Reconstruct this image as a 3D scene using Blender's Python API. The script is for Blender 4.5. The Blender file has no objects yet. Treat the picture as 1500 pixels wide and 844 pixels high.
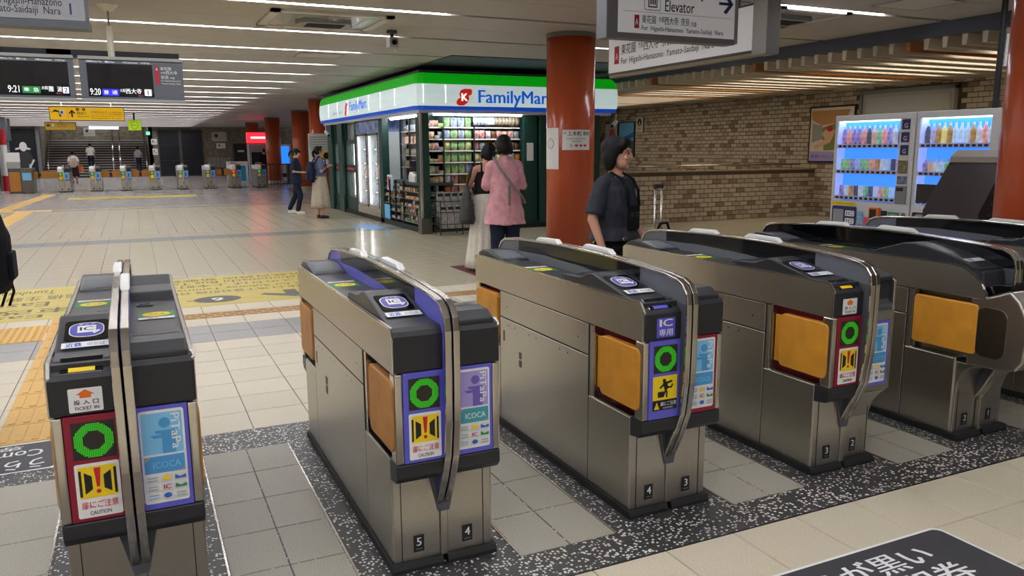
import bpy, bmesh, math, random
from mathutils import Vector, Matrix
random.seed(7)
R = math.radians
SC = bpy.context.scene
COL = SC.collection
# ------------------------------------------------------------------ camera
CAM_H = 1.55
YAW, PITCH, ROLL, FPX = 0.440148, 0.173152, -0.006051, 1159.46
_f = Vector((math.sin(YAW)*math.cos(PITCH), math.cos(YAW)*math.cos(PITCH), -math.sin(PITCH)))
_r = Vector((math.cos(YAW), -math.sin(YAW), 0)); _u = _r.cross(_f)
_r2 = math.cos(ROLL)*_r + math.sin(ROLL)*_u; _u2 = -math.sin(ROLL)*_r + math.cos(ROLL)*_u
cam_data = bpy.data.cameras.new('camera'); cam_data.sensor_width = 36; cam_data.lens = FPX/1500*36
cam_data.clip_end = 200
cam = bpy.data.objects.new('camera', cam_data); COL.objects.link(cam)
mw = Matrix.Identity(4)
for i in range(3):
    mw[i][0] = _r2[i]; mw[i][1] = _u2[i]; mw[i][2] = -_f[i]
mw[0][3], mw[1][3], mw[2][3] = 0, 0, CAM_H
cam.matrix_world = mw
SC.camera = cam
def proj(x, y, z):
    v = Vector((x, y, z-CAM_H)); d = v.dot(_f)
    if d < .05: return None
    return 750+FPX*v.dot(_r2)/d, 422-FPX*v.dot(_u2)/d
# ------------------------------------------------------------------ world, exposure
w = bpy.data.worlds.new('world'); SC.world = w; w.use_nodes = True
w.node_tree.nodes['Background'].inputs[0].default_value = (.9, .95, 1, 1)
w.node_tree.nodes['Background'].inputs[1].default_value = .22
SC.view_settings.view_transform = 'Standard'; SC.view_settings.look = 'None'
SC.view_settings.gamma = 1; SC.view_settings.use_curve_mapping = False
SC.view_settings.exposure = 0.38
SC.cycles.max_bounces = 6; SC.cycles.sample_clamp_indirect = 6; SC.cycles.caustics_reflective = False
CEIL = 3.1
STRIP_E = 22.0      # strip light strength
# ------------------------------------------------------------------ materials
def lin(h):
    if isinstance(h, str):
        h = h.lstrip('#'); c = [int(h[i:i+2], 16)/255 for i in (0, 2, 4)]
        return tuple(x/12.92 if x <= .04045 else ((x+.055)/1.055)**2.4 for x in c)
    return tuple(h)
MATS = {}
def M(name, col, rough=.5, metal=0, var=0, scale=20, stretch=(1, 1, 1), bump=0, emit=0, ecol=None, alpha=1, trans=0, col2=None, spec=.5, rnd=0, coat=0):
    if name in MATS: return MATS[name]
    m = bpy.data.materials.new(name); MATS[name] = m; m.use_nodes = True
    nt = m.node_tree; b = nt.nodes['Principled BSDF']; c = lin(col)
    b.inputs['Base Color'].default_value = (*c, 1); b.inputs['Roughness'].default_value = rough
    b.inputs['Metallic'].default_value = metal; b.inputs['Specular IOR Level'].default_value = spec
    b.inputs['Alpha'].default_value = alpha; b.inputs['Transmission Weight'].default_value = trans
    if coat: b.inputs['Coat Weight'].default_value = coat; b.inputs['Coat Roughness'].default_value = .08
    if emit:
        b.inputs['Emission Color'].default_value = (*lin(ecol or col), 1); b.inputs['Emission Strength'].default_value = emit
    if var or bump or col2 or rnd:
        tc = nt.nodes.new('ShaderNodeTexCoord'); mp = nt.nodes.new('ShaderNodeMapping'); mp.inputs['Scale'].default_value = stretch
        nz = nt.nodes.new('ShaderNodeTexNoise'); nz.inputs['Scale'].default_value = scale; nz.inputs['Detail'].default_value = 5
        nt.links.new(tc.outputs['Object'], mp.inputs[0]); nt.links.new(mp.outputs[0], nz.inputs['Vector'])
        rp = nt.nodes.new('ShaderNodeValToRGB'); rp.color_ramp.elements[0].position = .33; rp.color_ramp.elements[1].position = .67
        c2 = lin(col2) if col2 else tuple(x*(1-var) for x in c); c3 = c if col2 else tuple(min(1, x*(1+var)) for x in c)
        rp.color_ramp.elements[0].color = (*c2, 1); rp.color_ramp.elements[1].color = (*c3, 1)
        nt.links.new(nz.outputs['Fac'], rp.inputs[0]); out = rp.outputs[0]
        if rnd:
            oi = nt.nodes.new('ShaderNodeObjectInfo'); mr = nt.nodes.new('ShaderNodeMapRange')
            mr.inputs[3].default_value = 1-rnd; mr.inputs[4].default_value = 1+rnd
            nt.links.new(oi.outputs['Random'], mr.inputs[0])
            mx = nt.nodes.new('ShaderNodeMix'); mx.data_type = 'RGBA'; mx.blend_type = 'MULTIPLY'; mx.inputs[0].default_value = 1
            nt.links.new(out, mx.inputs[6]); nt.links.new(mr.outputs[0], mx.inputs[7]); out = mx.outputs[2]
        nt.links.new(out, b.inputs['Base Color'])
        if bump:
            bp = nt.nodes.new('ShaderNodeBump'); bp.inputs['Strength'].default_value = bump; bp.inputs['Distance'].default_value = .01
            nt.links.new(nz.outputs['Fac'], bp.inputs['Height']); nt.links.new(bp.outputs[0], b.inputs['Normal'])
    return m
def terrazzo(name, base, chips, scale, thr, rough=.35):
    m = bpy.data.materials.new(name); MATS[name] = m; m.use_nodes = True; nt = m.node_tree; b = nt.nodes['Principled BSDF']
    tc = nt.nodes.new('ShaderNodeTexCoord'); vo = nt.nodes.new('ShaderNodeTexVoronoi'); vo.inputs['Scale'].default_value = scale
    nz = nt.nodes.new('ShaderNodeTexNoise'); nz.inputs['Scale'].default_value = 3.2; nz.inputs['Detail'].default_value = 2
    nt.links.new(tc.outputs['Object'], vo.inputs['Vector']); nt.links.new(tc.outputs['Object'], nz.inputs['Vector'])
    sep = nt.nodes.new('ShaderNodeSeparateColor'); nt.links.new(vo.outputs['Color'], sep.inputs[0])
    ad = nt.nodes.new('ShaderNodeMath'); ad.operation = 'MULTIPLY_ADD'; ad.inputs[1].default_value = .9; ad.inputs[2].default_value = -.45
    nt.links.new(nz.outputs['Fac'], ad.inputs[0])
    a2 = nt.nodes.new('ShaderNodeMath'); a2.operation = 'ADD'; nt.links.new(sep.outputs[0], a2.inputs[0]); nt.links.new(ad.outputs[0], a2.inputs[1])
    d = nt.nodes.new('ShaderNodeMath'); d.operation = 'LESS_THAN'; d.inputs[1].default_value = .42; nt.links.new(vo.outputs['Distance'], d.inputs[0])
    g = nt.nodes.new('ShaderNodeMath'); g.operation = 'GREATER_THAN'; g.inputs[1].default_value = thr; nt.links.new(a2.outputs[0], g.inputs[0])
    mu = nt.nodes.new('ShaderNodeMath'); mu.operation = 'MULTIPLY'; nt.links.new(g.outputs[0], mu.inputs[0]); nt.links.new(d.outputs[0], mu.inputs[1])
    mx = nt.nodes.new('ShaderNodeMix'); mx.data_type = 'RGBA'; mx.inputs[6].default_value = (*lin(base), 1); mx.inputs[7].default_value = (*lin(chips), 1)
    nt.links.new(mu.outputs[0], mx.inputs[0]); nt.links.new(mx.outputs[2], b.inputs['Base Color']); b.inputs['Roughness'].default_value = rough
    return m
def farfloor(name, base, joint, pitch):
    m = M(name, base, .22, var=.05, scale=2); nt = m.node_tree; b = nt.nodes['Principled BSDF']
    tc = nt.nodes.new('ShaderNodeTexCoord'); br = nt.nodes.new('ShaderNodeTexBrick'); br.offset = 0; br.inputs['Scale'].default_value = 1
    br.inputs['Brick Width'].default_value = pitch; br.inputs['Row Height'].default_value = pitch; br.inputs['Mortar Size'].default_value = .005
    br.inputs['Color1'].default_value = (*lin(base), 1); br.inputs['Color2'].default_value = (*[x*.94 for x in lin(base)], 1); br.inputs['Mortar'].default_value = (*lin(joint), 1)
    nt.links.new(tc.outputs['Object'], br.inputs['Vector']); nt.links.new(br.outputs[0], b.inputs['Base Color'])
    return m
STEEL = M('brushed_steel', '#b9b5ab', .33, 1, var=.10, scale=60, stretch=(.6, .6, 14))
STEEL_D = M('dark_steel', '#7c7870', .32, 1, var=.10, scale=60, stretch=(.6, .6, 14))
CHROME = M('polished_steel', '#cfcac0', .16, 1)
BLACK = M('black_plastic', '#26272a', .42, var=.06, scale=90)
BLACKG = M('gloss_black', '#0b0c10', .12)
DGREY = M('dark_grey_plastic', '#4c4f55', .38)
WHITE = M('white_plastic', '#e6e6e2', .35)
RUBBER = M('black_rubber', '#1d1d1e', .6)
# ------------------------------------------------------------------ mesh builder
ORD = ['first', 'second', 'third', 'fourth', 'fifth', 'sixth', 'seventh', 'eighth', 'ninth', 'tenth', 'eleventh', 'twelfth', 'thirteenth', 'fourteenth', 'fifteenth', 'sixteenth', 'seventeenth', 'eighteenth', 'nineteenth', 'twentieth', 'twenty-first', 'twenty-second', 'twenty-third', 'twenty-fourth', 'twenty-fifth', 'twenty-sixth', 'twenty-seventh', 'twenty-eighth', 'twenty-ninth', 'thirtieth', 'thirty-first', 'thirty-second', 'thirty-third', 'thirty-fourth', 'thirty-fifth']
class MB:
    def __init__(s): s.v = []; s.f = []; s.mi = []; s.k = 0
    def add(s, vs, fs):
        o = len(s.v); s.v += [tuple(v) for v in vs]; s.f += [tuple(i+o for i in f) for f in fs]; s.mi += [s.k]*len(fs); return s
    def box(s, x0, x1, y0, y1, z0, z1):
        return s.add([(x0,y0,z0),(x1,y0,z0),(x1,y1,z0),(x0,y1,z0),(x0,y0,z1),(x1,y0,z1),(x1,y1,z1),(x0,y1,z1)],
                     [(0,3,2,1),(4,5,6,7),(0,1,5,4),(1,2,6,5),(2,3,7,6),(3,0,4,7)])
    def prism(s, pts, a, b, ax='x'):
        # 2D polygon pts extruded along ax from a to b; for 'x' pts=(y,z), 'y' pts=(x,z), 'z' pts=(x,y)
        n = len(pts)
        g = {'x': lambda p, t: (t, p[0], p[1]), 'y': lambda p, t: (p[0], t, p[1]), 'z': lambda p, t: (p[0], p[1], t)}[ax]
        vs = [g(p, a) for p in pts]+[g(p, b) for p in pts]
        return s.add(vs, [tuple(range(n-1, -1, -1)), tuple(range(n, 2*n))]+[(i, (i+1) % n, n+(i+1) % n, n+i) for i in range(n)])
    def tube(s, pts, r, n=8, cap=True):
        pts = [Vector(p) for p in pts]; rs = r if isinstance(r, (list, tuple)) else [r]*len(pts)
        t0 = (pts[1]-pts[0]).normalized(); up = Vector((0, 0, 1)) if abs(t0.z) < .9 else Vector((1, 0, 0))
        a = t0.cross(up).normalized(); vs = []
        for i, p in enumerate(pts):
            t = (pts[min(i+1, len(pts)-1)]-pts[max(i-1, 0)]).normalized()
            a = (a-t*a.dot(t)).normalized(); b = t.cross(a)
            for k in range(n):
                q = 2*math.pi*k/n; vs.append(p+(a*math.cos(q)+b*math.sin(q))*rs[i])
        fs = [(i*n+k, i*n+(k+1) % n, (i+1)*n+(k+1) % n, (i+1)*n+k) for i in range(len(pts)-1) for k in range(n)]
        if cap: fs += [tuple(range(n-1, -1, -1)), tuple((len(pts)-1)*n+k for k in range(n))]
        return s.add(vs, fs)
    def loft(s, rings, n=20, cap=True, wave=None):
        # rings: (cx,cy,cz,rx,ry)
        vs = []
        for i, (cx, cy, cz, rx, ry) in enumerate(rings):
            for k in range(n):
                q = 2*math.pi*k/n; m = 1 if not wave else wave(i, q)
                vs.append((cx+rx*m*math.cos(q), cy+ry*m*math.sin(q), cz))
        fs = [(i*n+k, i*n+(k+1) % n, (i+1)*n+(k+1) % n, (i+1)*n+k) for i in range(len(rings)-1) for k in range(n)]
        if cap: fs += [tuple(range(n-1, -1, -1)), tuple((len(rings)-1)*n+k for k in range(n))]
        return s.add(vs, fs)
    def ell(s, c, r, n=14, m=8, rot=None):
        if not isinstance(r, (list, tuple)): r = (r, r, r)
        vs = [Vector((0, 0, -r[2]))]
        for j in range(1, m):
            a = -math.pi/2+math.pi*j/m
            for k in range(n):
                q = 2*math.pi*k/n; vs.append(Vector((r[0]*math.cos(a)*math.cos(q), r[1]*math.cos(a)*math.sin(q), r[2]*math.sin(a))))
        vs.append(Vector((0, 0, r[2])))
        if rot: vs = [rot @ v for v in vs]
        c = Vector(c); vs = [v+c for v in vs]
        fs = [(0, 1+(k+1) % n, 1+k) for k in range(n)]
        for j in range(m-2):
            for k in range(n):
                a = 1+j*n; fs.append((a+k, a+(k+1) % n, a+n+(k+1) % n, a+n+k))
        L = len(vs)-1; a = 1+(m-2)*n; fs += [(a+k, a+(k+1) % n, L) for k in range(n)]
        return s.add(vs, fs)
    def cyl(s, c, r, z0, z1, n=24, r2=None):
        return s.loft([(c[0], c[1], z0, r, r), (c[0], c[1], z1, r2 or r, r2 or r)], n)
    def sweep(s, path, x0, x1, th):
        # flat band following a (y,z) path, inner side offset by th towards the path's right-hand side
        P = [Vector(p) for p in path]; vs = []
        for i, p in enumerate(P):
            t = (P[min(i+1, len(P)-1)]-P[max(i-1, 0)]).normalized(); nrm = Vector((t.y, -t.x)); q = p+nrm*th
            vs += [(x0, p.x, p.y), (x1, p.x, p.y), (x1, q.x, q.y), (x0, q.x, q.y)]
        fs = []
        for i in range(len(P)-1):
            o = 4*i
            for k in range(4): fs.append((o+k, o+(k+1) % 4, o+4+(k+1) % 4, o+4+k))
        e = 4*(len(P)-1); fs += [(3, 2, 1, 0), (e, e+1, e+2, e+3)]
        return s.add(vs, fs)
    def xf(s, mat): s.v = [tuple(mat @ Vector(v)) for v in s.v]; return s
    def mesh(s, name, mats, smooth=False):
        me = bpy.data.meshes.new(name); me.from_pydata(s.v, [], s.f)
        for m in (mats if isinstance(mats, (list, tuple)) else [mats]): me.materials.append(m)
        if any(s.mi): me.polygons.foreach_set('material_index', s.mi)
        bm = bmesh.new(); bm.from_mesh(me); bmesh.ops.recalc_face_normals(bm, faces=bm.faces); bm.to_mesh(me); bm.free()
        if smooth: me.polygons.foreach_set('use_smooth', [True]*len(me.polygons))
        me.update(); return me
    def build(s, name, mats, parent=None, smooth=False, bevel=0, seg=2, angle=40):
        me = s.mesh(name, mats, smooth or bevel > 0); o = link(name, me, parent)
        if bevel:
            b = o.modifiers.new('bevel', 'BEVEL'); b.width = bevel; b.segments = seg; b.limit_method = 'ANGLE'; b.angle_limit = R(angle); b.harden_normals = False
            me.polygons.foreach_set('use_smooth', [False]*len(me.polygons))
        return o
def link(name, data, parent=None):
    o = bpy.data.objects.new(name, data); COL.objects.link(o)
    if parent is not None: o.parent = parent
    return o
def tag(o, label, cat, group=None):
    o['label'] = label; o['category'] = cat
    if group: o['group'] = group
    return o
def thing(name, label, cat, loc=(0, 0, 0), rz=0, group=None):
    o = link(name, None); o.location = loc; o.rotation_euler = (0, 0, rz); o.empty_display_size = .1
    return tag(o, label, cat, group)
def struct(o): o['kind'] = 'structure'; return o
def copy_tree(o, parent=None):
    c = o.copy(); COL.objects.link(c); c.parent = parent
    for ch in list(o.children): copy_tree(ch, c)
    return c
def rrect(x0, x1, y0, y1, r, n=4):
    pts = []
    for cx, cy, a in ((x1-r, y1-r, 0), (x0+r, y1-r, 90), (x0+r, y0+r, 180), (x1-r, y0+r, 270)):
        for i in range(n+1):
            q = R(a+90*i/n); pts.append((cx+r*math.cos(q), cy+r*math.sin(q)))
    return pts
# ------------------------------------------------------------------ flat print (lettering, stickers)
_TC = {}
def tmesh(s, bold=0):
    bold = 0
    if (s, bold) in _TC: return _TC[(s, bold)]
    c = bpy.data.curves.new('t', 'FONT'); c.body = s; c.resolution_u = 2; c.space_line = .9
    o = bpy.data.objects.new('t', c); me = bpy.data.meshes.new_from_object(o)
    vs = [tuple(v.co) for v in me.vertices]; fs = [tuple(p.vertices) for p in me.polygons]
    bpy.data.objects.remove(o); bpy.data.meshes.remove(me); bpy.data.curves.remove(c)
    xs = [v[0] for v in vs]; ys = [v[1] for v in vs]; bb = (min(xs), max(xs), min(ys), max(ys))
    _TC[(s, bold)] = (vs, fs, bb); return _TC[(s, bold)]
def frame(o, x, y):
    x = Vector(x).normalized(); y = Vector(y).normalized(); z = x.cross(y); m = Matrix.Identity(4)
    for i in range(3): m[i][0] = x[i]; m[i][1] = y[i]; m[i][2] = z[i]; m[i][3] = o[i]
    return m
class Print:
    def __init__(s, fr, dz=.0006): s.fr = fr; s.mb = MB(); s.mats = []; s.z = dz; s.dz = dz
    def _k(s, mat):
        if mat not in s.mats: s.mats.append(mat)
        s.mb.k = s.mats.index(mat)
    def poly(s, pts, mat, up=True):
        s._k(mat); s.mb.add([s.fr @ Vector((p[0], p[1], s.z)) for p in pts], [tuple(range(len(pts)))])
        if up: s.z += s.dz
        return s
    def rect(s, x0, x1, y0, y1, mat, r=0, up=True): return s.poly(rrect(x0, x1, y0, y1, r) if r else [(x0, y0), (x1, y0), (x1, y1), (x0, y1)], mat, up)
    def circ(s, x, y, r, mat, n=20, ry=None): return s.poly([(x+r*math.cos(2*math.pi*k/n), y+(ry or r)*math.sin(2*math.pi*k/n)) for k in range(n)], mat)
    def text(s, t, x0, x1, y0, y1, mat, bold=0, rot=0, up=True):
        vs, fs, bb = tmesh(t, bold); s._k(mat); W, H = bb[1]-bb[0] or 1, bb[3]-bb[2] or 1
        if len(t) == 1 and (x1-x0)/(y1-y0) > W/H:              # single glyphs keep their proportions
            c, w = (x0+x1)/2, (y1-y0)*W/H/2; x0, x1 = c-w, c+w
        for n, db in enumerate((-bold, bold) if bold else (0,)):
            out = []
            for v in vs:
                u = (v[0]+db-bb[0])/W; q = (v[1]-bb[2])/H
                if rot == 180: u, q = 1-u, 1-q
                if rot == -90: u, q = q, 1-u
                out.append(s.fr @ Vector((x0+u*(x1-x0), y0+q*(y1-y0), s.z+n*s.dz*.3)))
            s.mb.add(out, fs)
        if up: s.z += s.dz
        return s
    def build(s, name, parent=None):
        me = bpy.data.meshes.new(name); me.from_pydata(s.mb.v, [], s.mb.f)
        for m in s.mats: me.materials.append(m)
        me.polygons.foreach_set('material_index', s.mb.mi); me.update()
        return link(name, me, parent)
INK = M('ink_black', '#1c1c1f', .6); PW = M('print_white', '#e9e9e6', .5); PRED = M('print_red', '#c8202e', .5)
PYEL = M('print_yellow', '#f2d21c', .5); PBLUE = M('print_blue', '#2f62c0', .5); PSKY = M('print_sky', '#6db4e0', .5)
PGREEN = M('print_green', '#2e8a4a', .5); PORG = M('print_orange', '#ea7220', .5); PGREY = M('print_grey', '#9a9ca0', .5)
PLAV = M('print_lavender', '#a79bd6', .5); PTEAL = M('print_teal', '#3f9fa8', .5); PCRIM = M('print_crimson', '#b3203c', .5)
PNAVY = M('print_navy', '#272a63', .5); PPINK = M('print_pink', '#d65a78', .5); PIND = M('print_indigo', '#5a55c8', .45)
# ================================================================== STRUCTURE
TB = M('tile_beige', '#ccc2a9', .30, var=.17, scale=210, bump=.04, rnd=.035)
TH = M('tile_hall', '#c3b99f', .17, var=.07, scale=90, rnd=.035)
TG = M('tile_grey', '#93928e', .22, var=.07, scale=120, rnd=.03)
TI = M('tile_granite', '#a9a595', .42, var=.30, scale=230, bump=.05, rnd=.03)
GROUT = M('grout', '#6a6258', .8)
YTAC = M('tactile_yellow', '#d8ac5a', .45, var=.06, scale=40)
BTAC = M('tactile_ochre', '#b18a58', .5, var=.06, scale=40)
TERR = terrazzo('dark_terrazzo', '#363637', '#dedad2', 75, .57)
FARF = farfloor('hall_paving', '#bfb59d', '#857e70', .3333)
P = .3333
floor = struct(MB().box(-10, 16, -8, 70, -.12, -.004).build('floor', GROUT))
_tm = {}
def tile_mesh(w, d, mat):
    k = (round(w, 3), round(d, 3), mat.name)
    if k not in _tm:
        g = .002; c = .002; b = MB(); x, y = w/2-g, d/2-g
        b.add([(-x,-y,-.004),(x,-y,-.004),(x,y,-.004),(-x,y,-.004),(-x+c,-y+c,0),(x-c,-y+c,0),(x-c,y-c,0),(-x+c,y-c,0)],
              [(4,5,6,7),(0,1,5,4),(1,2,6,5),(2,3,7,6),(3,0,4,7)])
        _tm[k] = b.mesh('tile', mat)
    return _tm[k]
cand = []
def tile(x0, x1, y0, y1, mat, z=0):
    pp = [proj(x, y, z) for x in (x0, x1) for y in (y0, y1)]
    if any(p is None for p in pp): return
    us = [p[0] for p in pp]; vs = [p[1] for p in pp]
    if max(us) < -60 or min(us) > 1560 or min(vs) > 900: return
    cand.append(((max(us)-min(us))*(max(vs)-min(vs)), x0, x1, y0, y1, mat, z))
for i in range(-9, 17):                                   # concourse in front of the gates
    for j in range(0, 4): tile(1.43+i*P, 1.43+(i+1)*P, 2.35-(j+1)*P, 2.35-j*P, TB)
UNITS = [-.28, .755, 1.79, 2.825, 3.86, 4.895]
for X0 in UNITS[:-1]:                                     # stone inlays between the gates
    for i in range(2):
        for j in range(5): tile(X0+.484+i*.213, X0+.484+(i+1)*.213, 2.55+j*.328, 2.55+(j+1)*.328, TI, .002)
for i in range(3):
    for j in range(5): tile(-.41-(i+1)*P, -.41-i*P, 2.55+j*.328, 2.55+(j+1)*.328, TI, .002)
for i in range(-18, 42):                                  # hall
    for j in range(0, 36):
        y = 4.5+j*P; m = TG if (j in (7, 8, 32, 33)) else (TB if j < 12 else TH)
        x0, x1, y0, y1 = .498+i*P, .498+(i+1)*P, y, y+P
        if j == 10 and True: y1 = y+.06
        tile(x0, x1, y0, y1, m)
        if j == 10: tile(x0, x1, y+.27, y+P, m)
cand.sort(key=lambda c: -c[0])
rest = MB(); rest_m = []
for k, (a, x0, x1, y0, y1, mat, z) in enumerate(cand):
    if k < 300:
        o = link('tile', tile_mesh(x1-x0, y1-y0, mat), floor); o.location = ((x0+x1)/2, (y0+y1)/2, z)
    else:
        if mat not in rest_m: rest_m.append(mat)
        rest.k = rest_m.index(mat); g = .002
        rest.add([(x0+g,y0+g,z-.004),(x1-g,y0+g,z-.004),(x1-g,y1-g,z-.004),(x0+g,y1-g,z-.004),(x0+.004,y0+.004,z),(x1-.004,y0+.004,z),(x1-.004,y1-.004,z),(x0+.004,y1-.004,z)],
                 [(4,5,6,7),(0,1,5,4),(1,2,6,5),(2,3,7,6),(3,0,4,7)])
o = rest.build('tile_field', rest_m, floor); o['kind'] = 'stuff'
MB().box(-10, 16, 16.5, 70, -.02, 0).build('hall_paving', FARF, floor)
MB().box(-10, 16, -8, 1.02, -.02, 0).build('near_paving', FARF, floor)
MB().box(-6, 9, 2.352, 4.498, -.003, 0).build('terrazzo_strip', TERR, floor)
CHIP = terrazzo('worn_terrazzo', '#3a3a3a', '#e2ded6', 68, .36)
for X0 in UNITS[:-1]: MB().box(X0+.45, X0+.97, 2.358, 2.545, 0, .0006).build('chipped_strip', CHIP, floor); MB().box(X0+.47, X0+.93, 4.2, 4.49, 0, .0006).build('chipped_strip', CHIP, floor)
for X0 in UNITS[:-1]:
    for x in (X0+.480, X0+.912): mb = MB().box(x-.004, x+.004, 2.55, 4.19, 0, .004); mb.build('metal_trim', CHROME, floor)
MB().box(-.413, -.405, 2.4, 4.19, 0, .004).build('metal_trim', CHROME, floor)
for y in (2.345,): MB().box(-6, 9, y-.004, y+.006, -.001, .001).build('edge_joint', RUBBER, floor)
MB().box(-10, 12, 25.25, 56, 0, .0008).build('grey_paving', M('paving_grey', '#a7a19a', .2, var=.04, scale=3), floor)
for y0, y1 in ((24.2, 24.5), (25.1, 25.25), (33.4, 33.9)):
    MB().box(-10, 12, y0, y1, 0, .0014).build('dark_paving_band', M('paving_band', '#8c8782', .25), floor)
# tactile strips with raised bars
bar = MB()
for k in range(-8, 40):
    for j in range(3): bar.box(.498+k*.111-.05+(.05 if j % 2 else 0), .498+k*.111+.03+(.05 if j % 2 else 0), 7.86+j*.08, 7.915+j*.08, .001, .006)
base = MB().box(-3.5, 6.2, 7.83, 8.10, -.004, .001).build('tactile_strip', BTAC, floor); bar.build('tactile_bars', BTAC, base)
for j in range(11):
    y = 4.82+j*P
    t = MB().box(-.80, -.475, y+.004, y+P-.004, -.003, .003).build('tactile_tile', YTAC, floor)
    b = MB()
    for q in range(4): b.box(-.775+q*.075, -.74+q*.075, y+.03, y+P-.03, .003, .007)
    b.build('tactile_bars', YTAC, t)
for j in range(2):
    t = MB().box(-1.14-j*P, -.81-j*P, 7.5, 8.16, -.003, .003).build('tactile_tile', YTAC, floor)
    b = MB()
    for q in range(6):
        for k in range(12): b.cyl((-1.11-j*P+q*.055, 7.53+k*.055), .014, .003, .007, 8)
    b.build('tactile_dots', YTAC, t)
for pts in ([(-2.95, 17.5), (-2.55, 17.5), (-2.5, 24.4), (-2.9, 24.4)], [(-3.9, 24.4), (-2.1, 24.4), (-2.1, 24.75), (-3.9, 24.75)], [(-3.5, 24.75), (-3.1, 24.75), (-2.7, 34), (-3.1, 34)]):
    MB().prism(pts, 0, .003+.0015*len(floor.children) % .006 + .001, 'z').build('tactile_path', YTAC, floor)
# ---------------------------------------------------------------- ceiling
CE = M('ceiling_board', '#b1aba6', .55, var=.02, scale=3)
CE_UP = M('ceiling_void', '#55504c', .8)
ceiling = struct(MB().box(-10, 9.45, -8, 56, CEIL+.06, CEIL+.14).build('ceiling', CE_UP))
LS = M('strip_light', '#f6f7ff', .5, emit=STRIP_E)
nb = 0
for yy in range(-7, 56, 2):
    for k in range(2):
        y0, y1 = yy+.055+k*.95, yy+.055+k*.95+.942
        if y1 > 56: continue
        MB().box(-10, 9.3, y0, y1, CEIL, CEIL+.05).build('ceiling_board', CE, ceiling)
    segs = [(-9.5, 3.45)]
    if yy < 13: segs.append((6.55, 8.25))
    for x0, x1 in segs:
        t = thing('strip_light', ('%s ceiling strip light of the hall counted from the plastic-wrapped air unit' % ORD[(yy-9)//2] if yy >= 9 else 'ceiling strip light in the hall behind the camera') if x1 < 4 else ('%s short ceiling strip light beside the dark bulkhead, counted from the camera' % ORD[(yy-5)//2] if yy >= 5 else 'short ceiling strip light behind the camera'), 'light', (0, yy, CEIL+.05),
                  group='long ceiling strip lights' if x1 < 4 else 'short ceiling strip lights')
        MB().box(x0, x1, -.05, .05, 0, .02).build('housing', WHITE, t)
        MB().box(x0+.02, x1-.02, -.04, .04, -.036+(.022 if yy > 26 else 0), -.004).build('tube_cover', LS, t)
# dark ceiling panel over the kiosk
NAVY = M('navy_paint', '#4a5266', .6)
struct(MB().box(4.9, 9.3, 12.7, 23.5, CEIL-.015, CEIL+.0).build('trim_1', NAVY))
struct(MB().box(9.3, 9.45, -8, 40, 2.93, CEIL+.05).build('trim_2', M('bulkhead_paint', '#4b5060', .6)))
# ---------------------------------------------------------------- louvre ceiling over the passage
louv = struct(MB().box(9.45, 14.5, -2, 26, 3.0, 3.06).build('trim_3', M('louvre_back', '#6f6a62', .7)))
BW = M('beam_cream', '#d6cbb9', .6); BB = M('beam_brown', '#a8703f', .6)
LB = M('louvre_light', '#fff6ea', .5, emit=7); LBW = M('louvre_light_warm', '#ffb648', .5, emit=3)
bmw = {}
for m in (BW, BB): bmw[m] = MB().prism([(-.03, 0), (.03, 0), (.04, .135), (-.04, .135)], 9.4, 14.3).mesh('beam', m)
for k in range(0, 68):
    y = 6.53+(k-10)*.2652
    o = link('beam', bmw[BB if k % 11 == 3 else BW], louv); o.location = (0, y, 2.795)
    if k % 2 == 0:
        warm = k in (10, 24, 38)
        t = thing('louvre_lamp', '%s amber tube lamp between the ceiling beams, counted from the viewer' % ORD[(10, 24, 38).index(k)] if warm else '%s white tube lamp between the ceiling beams, counted from the viewer' % ORD[k//2-sum(k > q for q in (10, 24, 38))], 'light', (0, y+.13, 2.9), group='amber tubes above the beams' if warm else 'white tubes above the beams')
        MB().box(10.6, 13.2, -.025, .025, .02, .05).build('lamp_cover', LBW if warm else LB, t)
        MB().box(10.25, 13.25, -.04, .04, .05, .1).build('housing', WHITE, t)
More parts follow.
